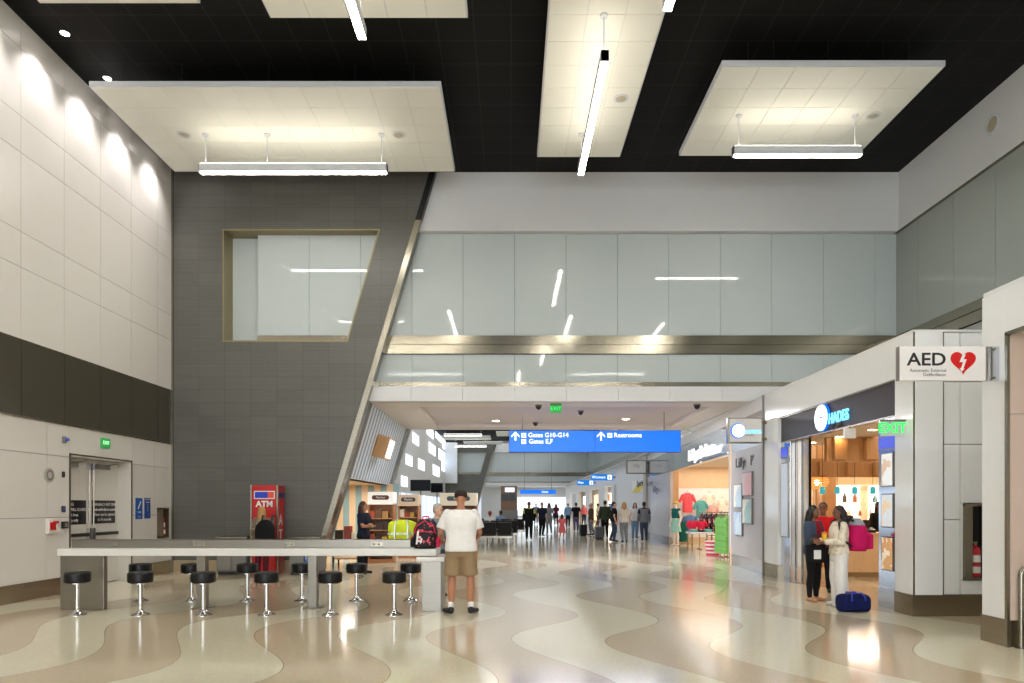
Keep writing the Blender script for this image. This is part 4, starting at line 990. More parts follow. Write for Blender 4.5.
struct(MB().box(6.47, 10.5, 28.4, 28.5, 0, .25, 0).box(6.47, 10.5, 28.4, 28.5, 2.3, 3.2, 0).box(6.47, 10.5, 28.42, 28.5, .25, 2.3, 1).box(10.4, 10.5, 18.3, 28.5, 0, 3.2, 0).box(6.0, 10.5, 18.2, 18.3, 0, 3.2, 0).build('wall_clothes_shop', [WOODP, mat('shop_white', (244, 240, 234), .5)]))
struct(MB().prism([(5.95, 18.2), (10.5, 18.2), (10.5, 28.5), (6.5, 28.5)], 'z', 3.15, 3.25).build('ceiling_clothes_shop', mat('shop_ceiling', (226, 214, 196))))
for x in (7.5, 9.3):
    for y in (20.5, 24, 26.9): area('clothes_light', (x + .2, y, 3.13), 2.2, 25, (1, .92, .84))
for i, y in enumerate((19.6, 21.2, 22.8, 24.4, 26.0)):
    tag(downlight(6.7 + i * .05, y, 'round downlight inside the clothes shop front', 3.15, WARML, .08), group='downlights at the clothes shop front')
t = thing('script_shop_sign', 'white glowing script lettering on the polished steel header', 'shop sign', (5.9, 20.9, 3.2)); t.rotation_euler = (0, 0, -math.atan(.0589))
MB().box(0, .03, -2.3, 2.3, -.22, -.17).build('mounting_rail', NICKEL, t)
a = math.atan(.0589)
text('lettering', 'Lilly', .5, (-.02, 2.25, .02), FACEL, LETW, t, 'LEFT', .02, .008, sx=1.7); text('lettering', 'Pulitzer', .5, (-.02, .45, .02), FACEL, LETW, t, 'LEFT', .02, .008, sx=1.3)
t = thing('panel_lettering', 'dark script lettering on the grey panel above its four posters', 'lettering', (5.73, 16.6, 2.62))
text('lettering', 'Lilly', .34, (-.035, .72, 0), FACEL, LETK, t, 'LEFT', .006, 0, 1.3)
text('lettering', "P's", .34, (-.035, -.35, 0), FACEL, LETK, t, 'LEFT', .006, 0, 1.2)
t = thing('panel_lettering', 'small grey script lettering on the far pale panel', 'lettering', (6.43, 30.5, 2.5))
text('lettering', 'love', .42, (-.06, 1.6, .1), FACEL, LETG, t, 'LEFT', .006, 0, 2); text('lettering', 'lilly', .42, (-.04, .3, -.22), FACEL, LETG, t, 'LEFT', .006, 0, 2)
POST = [pattern('poster_pink', [(236, 196, 206), (240, 226, 230), (220, 150, 170), (214, 210, 220)], 6), pattern('poster_blue', [(196, 222, 240), (230, 238, 246), (160, 196, 226), (240, 236, 228)], 6), pattern('poster_teal', [(170, 206, 210), (220, 180, 160), (120, 170, 190), (226, 226, 220)], 6), pattern('poster_sky', [(206, 228, 244), (238, 238, 240), (180, 206, 236)], 6)]
for (pa, pb, qa, qb), m, lab in zip(((744, 753.5, 472, 496), (735.5, 743.5, 484, 508), (744, 753.5, 498.5, 524), (735.5, 743.5, 511, 535.5)), POST, ('pink poster, upper right of the four on the grey panel', 'pale blue poster, upper left of the four on the grey panel', 'teal and peach poster, lower right of the four on the grey panel', 'pale sky poster, lower left of the four on the grey panel')):
    Xf = lambda Y: 5.65 + (Y - 15.25) * .0567
    def yw(px):
        s = (px - CX) / F; return (5.65 - 15.25 * .0567) / (s - .0567)
    ya, yb = yw(pb), yw(pa); Y = (ya + yb) / 2; z0, z1 = zat(qb, Y), zat(qa, Y)
    t = thing('framed_poster', lab, 'poster', (Xf(Y), Y, z0), -math.atan(.0567)); w = (yb - ya) / 2
    MB().box(-.045, 0, -w, w, 0, z1 - z0).build('frame', GREYM, t); MB().box(-.049, -.045, -w + .02, w - .02, .02, z1 - z0 - .02).build('print', m, t)

def garment(name, label, cat, loc, rz, m, h=.75, w=.46, sleeve=.22, flare=1.0, group=None, hanger=True):
    t = thing(name, label, cat, loc, rz, group)
    rings = []
    for u, k, d in ((0, flare * .9, .16), (.25, .92, .15), (.6, .9, .15), (.82, .98, .14), (.93, .86, .1), (1, .34, .07)):
        rings.append([Vector((w / 2 * k * math.cos(a), d / 2 * math.sin(a) * (1 + .12 * math.sin(5 * a)), h * u)) for a in [2 * PI * i / 24 for i in range(24)]])
    g = MB().loft(rings)
    for s in (-1, 1):
        if sleeve: g.cone((s * w * .42, 0, h * .86), .075, (s * (w * .42 + sleeve * .5), 0, h * .86 - sleeve), .06)
    g.build('garment', m, t, smooth=60)
    if hanger: MB().tube([(-.16, 0, h * .95), (0, 0, h + .05), (.16, 0, h * .95)], .008, 6).tube([(0, 0, h + .04), (0, 0, h + .11), (.03, .0, h + .13), (.03, 0, h + .09)], .005, 6).build('hanger', STEEL, t)
    return t
CORAL, TEALC = cloth((236, 92, 100), 'coral_cloth'), cloth((96, 168, 164), 'teal_cloth')
garment('hanging_blouse', 'large coral blouse hanging high on the back wall of the clothes shop', 'blouse', (xat(687.5, 27.9), 27.9, 1.28), 0, CORAL, .8, .46)
garment('hanging_blouse', 'teal blouse hanging right of the coral blouse in the clothes shop', 'blouse', (xat(701, 27.9), 27.9, 1.05), 0, TEALC, .72, .42)
garment('hanging_blouse', 'blue denim blouse hanging below the coral blouse', 'blouse', (xat(690, 27.8), 27.8, .42), 0, cloth((88, 116, 160)), .75, .5)
garment('hanging_blouse', 'blush pink blouse hanging right of the teal blouse', 'blouse', (xat(713, 27.9), 27.9, 1.0), 0, cloth((224, 170, 160)), .55, .36, .12)
garment('hanging_blouse', 'cream patterned blouse hanging high near the right of the clothes shop', 'blouse', (xat(722, 27.9), 27.9, 1.35), 0, pattern('cream_print', [(240, 226, 206), (226, 180, 150), (244, 238, 226)], 12), .5, .36, .12)
garment('hanging_blouse', 'cream blouse hanging high between the teal and the blush ones', 'blouse', (xat(709, 27.9), 27.9, 1.62), 0, cloth((240, 228, 210)), .45, .36, .12)
garment('hanging_dress', 'dark green dress hanging low beside the blue denim blouse', 'dress', (xat(683, 27.7), 27.7, .1), 0, cloth((24, 92, 80)), .8, .4, 0)
rk = thing('garment_rack', 'metal rack holding light green dresses at the right of the clothes shop', 'garment rack', (xat(724, 20.7), 20.7, 0))
for s in (-1, 1): MB().tube([(s * .1, 0, .02), (s * .1, 0, 1.36)], .015, 8).box(s * .1 - .02, s * .1 + .02, -.25, .25, 0, .03).build('upright', STEEL, rk)
MB().tube([(-.1, 0, 1.36), (.1, 0, 1.36)], .015, 8).tube([(0, -.55, 1.36), (0, .55, 1.36)], .015, 8).build('rail', STEEL, rk)
GRN = pattern('green_print', [(120, 186, 96), (150, 206, 120), (104, 170, 84)], 20)
for i, y in enumerate((-.48, -.3, -.12, .06, .24, .42)):
    garment('green_dress', 'light green printed dress on the metal rack at the clothes shop front', 'dress', (xat(724, 20.7) + .0, 20.7 + y, .13), R(8 * (i % 3 - 1)), GRN, 1.12, .34, 0, 1.2, group='green dresses on the rack')
rk = thing('garment_rack', 'second metal rack with dark printed tops deeper in the clothes shop', 'garment rack', (xat(712, 24.5), 24.5, 0))
for s in (-1, 1): MB().tube([(s * .45, 0, .02), (s * .45, 0, 1.32)], .015, 8).box(s * .45 - .02, s * .45 + .02, -.25, .25, 0, .03).build('upright', STEEL, rk)
MB().tube([(-.45, 0, 1.32), (.45, 0, 1.32)], .015, 8).build('rail', STEEL, rk)
BPK = pattern('dark_print', [(24, 20, 26), (190, 40, 80), (30, 24, 30), (220, 150, 160)], 24)
for i in range(5): garment('printed_shirt', 'dark and pink printed top on the second metal rack of the clothes shop', 'top', (xat(712, 24.5) - .34 + .17 * i, 24.5, .58), R(90), BPK, .7, .4, .2, group='printed tops on the second rack')
dt = thing('display_table', 'white display table with folded clothes at the clothes shop front', 'display table', (xat(698, 24.2), 24.0, 0))
MB().box(-.4, .4, -.35, .35, .58, .64).build('top', WHITE, dt, bevel=.01)
for sx in (-.34, .34):
    for sy in (-.3, .3): MB().box(sx - .02, sx + .02, sy - .02, sy + .02, 0, .58).build('leg', STEEL, dt)
for i, (x, m, lab) in enumerate(((-.24, TEALC, 'left teal'), (.0, BPK, 'middle dark printed'), (.26, TEALC, 'right teal'))):
    tag(MB().box(-.11, .11, -.15, .15, 0, .1).build('folded_clothes', m, bevel=.03, loc=(xat(698, 24.2) + x, 23.9, .641)), lab + ' pile of folded clothes on the white display table', 'folded clothes')
for i, x in enumerate((-.2, .1)):
    garment('red_shirt', ('left' if i == 0 else 'right') + ' small red shirt standing on the white display table', 'shirt', (xat(698, 24.2) + x, 24.15, .65), 0, cloth((206, 40, 70)), .36, .3, .1)
dt = thing('striped_basket', 'pink and white striped basket on the floor beside the green dresses', 'basket', (xat(713, 21.6), 21.6, 0))
MB().lathe([(.2, 0), (.26, .45), (.24, .45), (.18, .03)], n=24).build('basket', stripes('pink_stripe', (236, 226, 226), (214, 60, 96), .12, .5, 'Z'), dt); MB().tube([(-.25, 0, .45), (-.15, 0, .62), (.15, 0, .62), (.25, 0, .45)], .014, 8).build('handle', STEEL, dt)

# ================================================================ FAR CONCOURSE, RIGHT SIDE
struct(MB().box(6.5, 6.8, 33.0, 33.6, 0, 3.74).build('column_beige', mat('beige_column', (178, 172, 160), .4, .2)))
fr = MB().box(6.65, 6.9, 33.6, YEND, 2.9, ZS - .03).box(6.65, 6.9, 33.6, 43.5, 0, 2.9).box(6.5, 6.9, 43.2, 44.2, 0, 2.9).box(6.65, 6.9, 48.5, 52, 0, 2.9).box(6.65, 6.9, 58, 61, 0, 2.9).box(6.65, 6.9, 67, 70, 0, 2.9).box(6.65, 6.9, 77, YEND, 0, 2.9)
struct(fr.build('wall_far_storefronts', WHITE))
struct(MB().box(8.2, 8.3, 33, YEND, 0, ZS - .03).build('wall_far_recess', mat('recess_pale', (214, 210, 204), .5)))
for i, (a, b) in enumerate(((44.3, 48.4), (52.1, 57.9), (61.1, 66.9), (70.1, 76.9))):
    struct(MB().box(8.1, 8.18, a + .3, b - .3, .2, 2.6).build('window_%d' % (20 + i), [SHELFL, SHELFL, mat('warm_backlight', (255, 214, 160), .5, emit=1.0), SHELFL][i]))
for i, (y, z, m) in enumerate(((53.5, 2.3, (220, 110, 40)), (56.5, 2.3, (226, 120, 50)), (62.5, 2.2, (210, 100, 40)))):
    tag(MB().box(8.06, 8.1, y - .6, y + .6, z - .35, z + .25).build('orange_shop_sign', mat('orange_poster_%d' % i, m, .5, emit=.4), bevel=.01), ('nearest', 'middle', 'furthest')[i] + ' of the orange signs in the far right shops', 'sign')
t = thing('yellow_airline_sign', 'white sign with a yellow slash and black lettering on the far right wall', 'wall sign', (6.65, 35.4, 2.28))
MB().box(-.03, 0, -1.8, 1.9, 0, .62).build('board', LETP, t); MB().prism([(1.9, 0), (-.1, 0), (-1.8, .3), (-1.8, .36), (.6, .36)], 'x', -.036, -.03).build('slash', mat('sign_yellow', (226, 200, 20), .5), t)
text('lettering', 'Spirit', .42, (-.04, .5, .42), FACEL, LETK, t, 'LEFT', .004, .01, 2.0)
t = thing('small_blue_sign', 'small dark blue sign low on the white pier down the concourse', 'wall sign', (6.45, 44.0, zat(509.5, 44)))
MB().box(-.03, .04, -.3, 1.0, 0, .38).build('board', BLUEP, t)
for i in range(2): MB().box(-.036, -.03, -.1, .7, .1 + .12 * i, .14 + .12 * i).build('text_line', LETP, t)

# end of the concourse: brown food counter wall with menu boards, daylight at the end
t = thing('far_food_stall', 'brown food stall with menu boards at the far end of the concourse', 'food stall', (-.2, 80.0, 0))
MB().box(-1.0, .9, .3, .8, 0, 3.9).build('back_wall', mat('brown_stall', (128, 98, 80), .5), t); MB().box(-1.2, 1.0, -.4, 0, 0, 1.05).build('counter', GREYM, t)
for x in (-.55, .35): MB().box(x - .38, x + .38, .22, .3, 2.2, 3.0).build('menu_board', mat('menu_dark', (70, 78, 84), .4), t)
MB().box(-.5, .6, .2, .3, 3.2, 3.7).build('lit_sign', DAYB, t)
struct(MB().box(.9, 7.5, YEND + 8.9, YEND + 9, .3, 2.7).build('window_19', DAYL))
area('end_light', (2, YEND + 4.5, 3.8), 7, 110, (.95, .98, 1))
# ================================================================ PEOPLE
SKIN = {'plaster': mat('mannequin_white', (226, 220, 212), .4), 'light': mat('skin_light', (208, 158, 130), .55, var=.05), 'tan': mat('skin_tan', (176, 122, 92), .55, var=.05), 'brown': mat('skin_brown', (120, 78, 56), .55, var=.05), 'fair': mat('skin_fair', (222, 178, 152), .55, var=.05)}
HAIRC = {'black': mat('hair_black', (22, 18, 17), .5, var=.3, scale=60, stretch=(6, 6, .6)), 'brown': mat('hair_brown', (62, 40, 28), .5, var=.3, scale=60, stretch=(6, 6, .6)), 'blond': mat('hair_blond', (176, 134, 76), .5, var=.25, scale=60, stretch=(6, 6, .6)), 'grey': mat('hair_grey', (176, 170, 160), .55, var=.2, scale=60, stretch=(6, 6, .6))}
EYEM = mat('eye_dark', (20, 16, 14), .2); LIPM = mat('lip', (150, 84, 76), .5)
def fuse(mb, name, m, parent, vox, smooth=6):
    o = mb.build(name, m, parent)
    r = o.modifiers.new('fuse', 'REMESH'); r.mode = 'VOXEL'; r.voxel_size = vox; r.use_smooth_shade = True
    s = o.modifiers.new('soften', 'SMOOTH'); s.factor = .5; s.iterations = smooth
    return o

def person(label, loc, rz, H=1.72, female=False, skin='light', hair=('short', 'brown'), top=None, top_sleeve=.5, top_hem=.88, top_loose=.018,
           bottom=None, bot='trousers', bot_loose=.014, shoe=None, sock=None, lean=0., arms=None, legs=None, head=(0, 0), hat=None, seated=False, toe=.15, jacket=None, jacket_open=False, vox=.0115, group=None, name='person'):
    k = H / 1.75
    t = thing(name, label, 'person', loc, rz, group); t.scale = (k, k, k)
    L = R(lean)
    def T(p):
        x, y, z = p
        if z <= .9: return Vector(p)
        f = min(1, (z - .9) / .25) * L
        dz = z - .9
        return Vector((x, y * math.cos(f) - dz * math.sin(f), .9 + dz * math.cos(f) + y * math.sin(f) * -1 * 0))
    sw, hw, ww, cw = (.165, .168, .128, .15) if female else (.19, .165, .15, .178)
    TAB = [(.80, hw * .98, .11, .0), (.88, hw, .118, .005), (.97, (hw + ww) / 2 + .005, .108, 0), (1.06, ww, .098, -.003), (1.16, (ww + cw) / 2, .105, -.005), (1.27, cw, .118, -.006), (1.36, cw * 1.0, .108, 0), (1.42, cw * .82, .085, .004), (1.475, .075, .065, .006)]
    def tor(z):
        for a, b in zip(TAB[:-1], TAB[1:]):
            if a[0] <= z <= b[0]:
                u = (z - a[0]) / (b[0] - a[0]); return [a[i] + (b[i] - a[i]) * u for i in (1, 2, 3)]
        return list((TAB[0] if z < TAB[0][0] else TAB[-1])[1:])
    def torso(mb, inf, z0, z1, n=28, flare=0.):
        rings = []; steps_ = 12
        for i in range(steps_ + 1):
            z = z0 + (z1 - z0) * i / steps_; w, d, y = tor(z); fl = flare * (1 - i / steps_)
            rings.append([T((math.copysign(abs(math.cos(a)) ** .85, math.cos(a)) * (w + inf + fl), y + (d + inf + fl) * math.copysign(abs(math.sin(a)) ** .85, math.sin(a)), z)) for a in [2 * PI * j / n for j in range(n)]])
        mb.loft(rings)
    sh = {s: T((s * sw, .005, 1.405)) for s in (-1, 1)}
    A = {}
    arms = arms or {}
    for s in (-1, 1):
        e, h = arms.get(s, ((s * .245, .03, 1.12), (s * .26, -.05, .87)))
        A[s] = (sh[s], Vector(e), Vector(h))
    Lg = {}
    for s in (-1, 1):
        if seated: pts = ((s * .095, 0, .5), (s * .11, -.42, .5), (s * .11, -.44, .09))
        else: pts = (legs or {}).get(s, ((s * .092, 0, .9), (s * .1, -.01, .5), (s * .105, .015, .09)))
        Lg[s] = [Vector(p) for p in pts]
    drop = Vector((0, 0, -.42)) if seated else Vector((0, 0, 0))
    if seated:
        T0 = T; T = lambda p: T0(p) + drop
        for s in (-1, 1): A[s] = (A[s][0] + drop, A[s][1] + drop, A[s][2] + drop)
    # ---- body: one continuous surface
    b = MB()
    torso(b, 0, .8, 1.475)
    hc = T((0, -.012, 1.625)); nk = T((0, .01, 1.44))
    yaw, pitch = R(head[0]), R(head[1])
    Rm = Matrix.Rotation(yaw, 3, 'Z') @ Matrix.Rotation(pitch + L * .3, 3, 'X')
    hp = lambda v: hc + Rm @ Vector(v)
    b.cone(nk, .06, hp((0, .015, -.07)), .053)
    b.ball(hc + Rm @ Vector((0, .012, .02)), .076, .094, .098, 18, rot=Rm)
    b.ball(hp((0, -.022, -.045)), .058, .068, .07, 14, rot=Rm)
    b.cone(hp((0, -.085, .008)), .011, hp((0, -.104, -.022)), .015, 8)
    b.ball(hp((0, -.078, -.085)), .024, .018, .016, 10)
    for s in (-1, 1): b.ball(hp((s * .077, .01, -.005)), .012, .022, .034, 8, rot=Rm)
    for s in (-1, 1):
        a, e, h = A[s]
        b.cone(a, .056, a.lerp(e, .5), .048); b.cone(a.lerp(e, .5), .048, e, .038); b.cone(e, .039, e.lerp(h, .4), .038); b.cone(e.lerp(h, .4), .038, h, .026)
        d = (h - e).normalized(); side = d.cross(Vector((1, 0, 0)) if abs(d.x) < .7 else Vector((0, 0, 1))).normalized()
        nrm = side.cross(d).normalized()
        pal = h + d * .055
        b.cone(h, .026, pal, .03); 
        for q in (-1.5, -.5, .5, 1.5):
            base = h + d * .085 + side * (q * .0185); ln = .036 - abs(q + .3) * .004
            mid = base + d * ln + nrm * (-s * .004); tip = mid + d * ln * .6 + nrm * (-s * .018)
            b.cone(h + d * .04 + side * q * .016, .0125, base, .0115, 8); b.cone(base, .0115, mid, .0105, 8); b.cone(mid, .0105, tip, .009, 8)
        th = h + d * .025 - side * .026
        b.cone(th, .014, th + d * .03 - side * .024, .012, 8); b.cone(th + d * .03 - side * .024, .012, th + d * .062 - side * .03, .0105, 8)
    for s in (-1, 1):
        hpn, kn, an = Lg[s]
        b.cone(hpn, .092, hpn.lerp(kn, .5), .075); b.cone(hpn.lerp(kn, .5), .075, kn, .055)
        back = Vector((0, .018, 0))
        cf = .054 if female else .062
        b.cone(kn, .056, kn.lerp(an, .35) + back, cf); b.cone(kn.lerp(an, .35) + back, cf, an, .037)
        fd = Vector((s * toe, -1, 0)).normalized()
        b.cone(an + Vector((0, .02, -.045)), .035, an + fd * .13 + Vector((0, 0, -.06)), .028)
    if not seated: b.ball((0, .01, .86), hw * .92, .11, .1)
    else: b.ball((0, .02, .5), hw, .13, .12)
    fuse(b, 'body', SKIN[skin], t, vox)
    # ---- face
    for s in (-1, 1):
        MB().ball(hp((s * .031, -.083, .012)), .011, .008, .008, 10).build('eye', EYEM, t)
        MB().tube([hp((s * .017, -.094, .034)), hp((s * .033, -.092, .039)), hp((s * .05, -.08, .033))], .0042, 6).build('eyebrow', HAIRC[hair[1]], t)
    MB().tube([hp((-.024, -.088, -.055)), hp((0, -.096, -.053)), hp((.024, -.088, -.055))], .0055, 6).build('mouth', LIPM, t)
    # ---- hair
    hm = MB()
    if hair[0] != 'bald':
        hm.ball(hp((0, .026, .036)), .085, .094, .094, 16, rot=Rm); hm.ball(hp((0, .06, -.01)), .072, .055, .08, 14, rot=Rm)
        if hair[0] in ('long', 'curly'):
            r = .072 if hair[0] == 'long' else .088
            hm.cone(hp((0, .055, -.02)), r, hp((0, .07, -.16)), r * .95)
            hm.cone(hp((0, .07, -.16)), r * .95, hp((0, .075, -.27)), r * .6)
            for s in (-1, 1): hm.cone(hp((s * .072, .025, .01)), .03, hp((s * .082, .03, -.14)), .034); hm.cone(hp((s * .082, .03, -.14)), .034, hp((s * .075, .03, -.22)), .022)
        if hair[0] == 'bun': hm.ball(hp((0, .12, .06)), .04)
        fuse(hm, 'hair', HAIRC[hair[1]], t, .013, 3)
    if hat:
        ht = MB().ball(hp((0, .012, .05)), .096, .108, .085, 20, rot=Rm)
        ht.loft([[hp((.072 * math.cos(a), -.05 - .115 * max(0, math.sin(a)), .052 + q + .01 * math.cos(a) ** 2 * -1)) for a in [PI * j / 12 for j in range(13)]] for q in (0, .012)])
        fuse(ht, 'cap', hat, t, .01, 2)
    # ---- clothes
    if top:
        c = MB(); torso(c, top_loose, top_hem if not seated else max(top_hem, .9), 1.468, flare=.012)
        for s in (-1, 1):
            a, e, h = A[s]; c.ball(a, .07)
            if top_sleeve <= 0: continue
            if top_sleeve <= 1: c.ball(a, .072); c.tube([a, a.lerp(e, top_sleeve)], [.072, .066 + top_loose * .4], n=16)
            else:
                c.cone(a, .07, e, .052 + top_loose * .3); c.cone(e, .052 + top_loose * .3, e.lerp(h, top_sleeve - 1), .04 + top_loose * .4)
        fuse(c, 'top', top, t, .0125, 4)
    if jacket:
        c = MB()
        if jacket_open:
            for z0_, z1_ in ((.86, 1.46),):
                rings = []
                for i in range(11):
                    z = z0_ + (z1_ - z0_) * i / 10; w, d, y = tor(z); ar = [-.3 * PI + 1.6 * PI * j / 24 for j in range(25)]
                    P = lambda a, q: T((math.cos(a) * (w + q), y + (d + q) * math.sin(a), z))
                    rings.append([P(a, .05) for a in ar] + [P(a, .02) for a in reversed(ar)])
                c.loft(rings)
        else: torso(c, .026, .84, 1.43, flare=.008)
        for s in (-1, 1):
            a, e, h = A[s]; c.ball(a, .074); c.cone(a, .074, e, .06); c.cone(e, .06, e.lerp(h, .9), .047)
        o = fuse(c, 'jacket', jacket, t, .014, 4)
    if bottom:
        c = MB()
        if bot == 'dress':
            torso(c, .02, .9, 1.04 if name == 'mannequin' else 1.42)
            rings = [[Vector(((hw + .02 + f) * math.cos(a), (.12 + f) * math.sin(a), z)) for a in [2 * PI * j / 24 for j in range(24)]] for z, f in ((.95, 0), (.75, .03), (.55, .06))]
            c.loft(rings)
        else:
            if not seated: torso(c, bot_loose * .8, .8, 1.0)
            else: c.ball((0, .02, .5), hw + .02, .15, .13)
            for s in (-1, 1):
                hpn, kn, an = Lg[s]; q = bot_loose
                c.cone(hpn, .095 + q, hpn.lerp(kn, .5), .077 + q * 1.4)
                if bot == 'shorts': c.tube([hpn.lerp(kn, .5), hpn.lerp(kn, .92)], [.077 + q * 1.4, .074 + q * 1.6], n=18)
                else:
                    wide = .03 if bot == 'wide' else 0
                    c.cone(hpn.lerp(kn, .5), .077 + q * 1.4, kn, .057 + q * 1.5 + wide * .6); c.cone(kn, .057 + q * 1.5 + wide * .6, kn.lerp(an, .4) + Vector((0, .014, 0)), .058 + q + wide * .8); c.cone(kn.lerp(an, .4) + Vector((0, .014, 0)), .058 + q + wide * .8, an + Vector((0, 0, .01)), .04 + q * 1.1 + wide)
        fuse(c, {'shorts': 'shorts', 'dress': 'dress'}.get(bot, 'trousers'), bottom, t, .0125, 4)
    for s in (-1, 1):
        an = Lg[s][2]
        fd = Vector((s * toe, -1, 0)).normalized()
        c = MB(); c.cone(an + Vector((0, .025, -.04)), .042, an + fd * .15 + Vector((0, 0, -.055)), .036); c.cone(an + Vector((0, .02, -.01)), .043, an + Vector((0, .02, -.04)), .045)
        z = an.z - .09
        c.v = [(x, y, max(zz, z)) for x, y, zz in c.v]
        if shoe: fuse(c, 'shoe', shoe, t, .011, 2)
        if sock: fuse(MB().cone(an + Vector((0, .008, .06)), .045, an + Vector((0, .008, 0)), .045), 'sock', sock, t, .011, 2)
    return t
WT = cloth((226, 224, 220), 'white_cotton'); BK = cloth((22, 22, 24), 'black_cloth'); KH = cloth((150, 128, 98), 'khaki_cloth'); NV = cloth((30, 36, 52), 'navy_cloth')
MR = cloth((84, 28, 40), 'maroon_cloth'); DN = cloth((64, 76, 96), 'denim_cloth'); GY = cloth((126, 128, 132), 'grey_cloth'); SHB = mat('shoe_black', (20, 20, 20), .5); SHW = mat('shoe_white', (216, 212, 206), .5); SHT = mat('sandal_tan', (176, 130, 96), .5)
LB = cloth((120, 150, 184), 'light_blue_cloth')
# man at the end of the counter, seen from behind
person('man in white shirt, khaki shorts and dark cap at the end of the counter', (xat(461, 9.84), 9.84, 0), PI + R(5), 1.8, skin='tan', hair=('bald', 'brown'), top=WT, top_sleeve=.8, top_hem=.875, top_loose=.05,
       bottom=KH, bot='shorts', bot_loose=.026, shoe=SHB, sock=WT, toe=.7, lean=12, head=(0, 14), hat=cloth((52, 44, 38), 'dark_cap'),
       arms={-1: ((-.27, -.12, 1.13), (-.22, -.38, 1.02)), 1: ((.29, -.1, 1.13), (.27, -.36, 1.02))}, legs={-1: ((-.1, 0, .9), (-.13, -.01, .5), (-.135, .02, .09)), 1: ((.1, 0, .9), (.125, -.01, .5), (.14, .02, .09))})
# grey haired woman across the counter
person('grey haired person in grey blue top behind the far side of the counter', (xat(436, 11.75), 11.75, 0), R(35), 1.6, True, 'fair', ('short', 'grey'), top=cloth((132, 140, 150)), top_sleeve=1.6, bottom=DN, shoe=SHB, lean=6, head=(20, 10),
       arms={-1: ((-.23, -.06, 1.12), (-.12, -.3, 1.08)), 1: ((.23, -.06, 1.12), (.12, -.3, 1.08))})
# woman at the cash machine
person('woman with blond hair and maroon trousers using the red cash machine', (xat(262, 14.85), 14.85, 0), PI - R(8), 1.54, True, 'light', ('long', 'blond'), top=pattern('patterned_blouse', [(120, 104, 84), (60, 52, 46), (160, 144, 118)], 30), top_sleeve=1.7, bottom=MR, shoe=SHB,
       arms={-1: ((-.24, -.08, 1.14), (-.14, -.34, 1.12)), 1: ((.24, .02, 1.12), (.24, -.1, .88))})
b = thing('black_shoulder_bag', 'black bag on the back of the woman at the red cash machine', 'bag', (xat(265, 14.55), 14.56, .78))
MB().loft(blob(.42, .2, .48)).build('body', BK, b, smooth=60)
for s in (-1, 1): MB().tube([(s * .1, .08, .44), (s * .11, .16, .56), (s * .12, .34, .56)], .02, 8).build('strap', BLACKP, b)
# woman with crossed arms at the kiosks
person('woman in dark clothes with crossed arms standing beside the cafe kiosk', (xat(363.5, 15.6), 15.6, 0), R(72), 1.66, True, 'tan', ('curly', 'brown'), top=NV, top_sleeve=.75, bottom=BK, shoe=SHB, head=(15, 0),
       arms={-1: ((-.215, -.1, 1.15), (.05, -.19, 1.15)), 1: ((.215, -.1, 1.15), (-.06, -.215, 1.19))})
# the three at the clock shop
person('woman in white trousers and cream patterned blouse facing left outside the shop', (xat(839, 10.55), 10.55, 0), -PI / 2 - R(4), 1.56, True, 'brown', ('curly', 'black'), top=pattern('cream_blouse', [(226, 214, 196), (210, 190, 160), (236, 228, 214), (196, 190, 170)], 26), top_sleeve=1.75, top_hem=.9, top_loose=.032,
       bottom=WT, bot='wide', bot_loose=.025, shoe=SHW, head=(8, 10), arms={-1: ((-.22, -.04, 1.12), (-.1, -.32, 1.14)), 1: ((.22, -.04, 1.12), (.1, -.32, 1.12))})
bp = thing('backpack', 'magenta backpack with grey top on the back of the woman in white trousers', 'backpack', (xat(857, 10.5), 10.52, .86), R(90))
MG = cloth((190, 22, 92), 'magenta_nylon')
MB().loft(blob(.36, .27, .5, top=.5)).build('main_compartment', MG, bp, smooth=60)
MB().loft([[v + Vector((0, -.16, .03)) for v in r] for r in blob(.28, .12, .26, top=.8)]).build('front_pocket', MG, bp, smooth=60)
MB().loft([[Vector((v.x * 1.03, v.y * 1.04, v.z + .005)) for v in r] for r in blob(.36, .27, .5, top=.5)[11:]]).build('top_flap', cloth((140, 146, 156), 'grey_nylon'), bp, smooth=60)
for s in (-1, 1): MB().tube([(s * .1, .1, .46), (s * .12, .2, .52), (s * .13, .33, .44), (s * .13, .3, .2), (s * .1, .1, .06)], .018, 8).build('shoulder_strap', BLACKP, bp)
person('woman in maroon top, open denim jacket and black leggings outside the shop', (xat(813.5, 11.1), 11.1, 0), R(35), 1.56, True, 'brown', ('curly', 'black'), top=cloth((120, 24, 40), 'dark_red_top'), top_sleeve=1.8, top_hem=.86, bottom=BK, bot_loose=.004, shoe=SHT, head=(10, 8), top_loose=.02, jacket=DN, jacket_open=True,
       arms={-1: ((-.24, -.06, 1.12), (-.1, -.3, 1.06)), 1: ((.24, -.06, 1.12), (.1, -.3, 1.06))})
t = thing('black_tote_bag', 'black tote bag with a white tag held between the two women', 'tote bag', (xat(820, 10.6), 10.75, .66))
MB().loft(blob(.3, .14, .3, top=.9)).build('bag', BK, t, smooth=60); MB().box(-.06, .05, -.078, -.072, .06, .2).build('white_tag', LETP, t)
for y in (-.05, .05): MB().tube([(-.09, y, .29), (-.07, y, .42), (.07, y, .42), (.09, y, .29)], .011, 8).build('handle', BLACKP, t)
t = thing('paper_cup', 'yellow and orange snack cup held above the black tote bag', 'cup', (xat(822, 10.7), 10.62, 1.0))
MB().lathe([(.03, 0), (.042, .12), (.036, .12)], n=16).build('cup', mat('yellow_cup', (232, 186, 40), .5), t); MB().lathe([(.044, .12), (.04, .14), (.01, .15)], n=16).build('lid', mat('orange_lid', (226, 110, 30), .5), t)
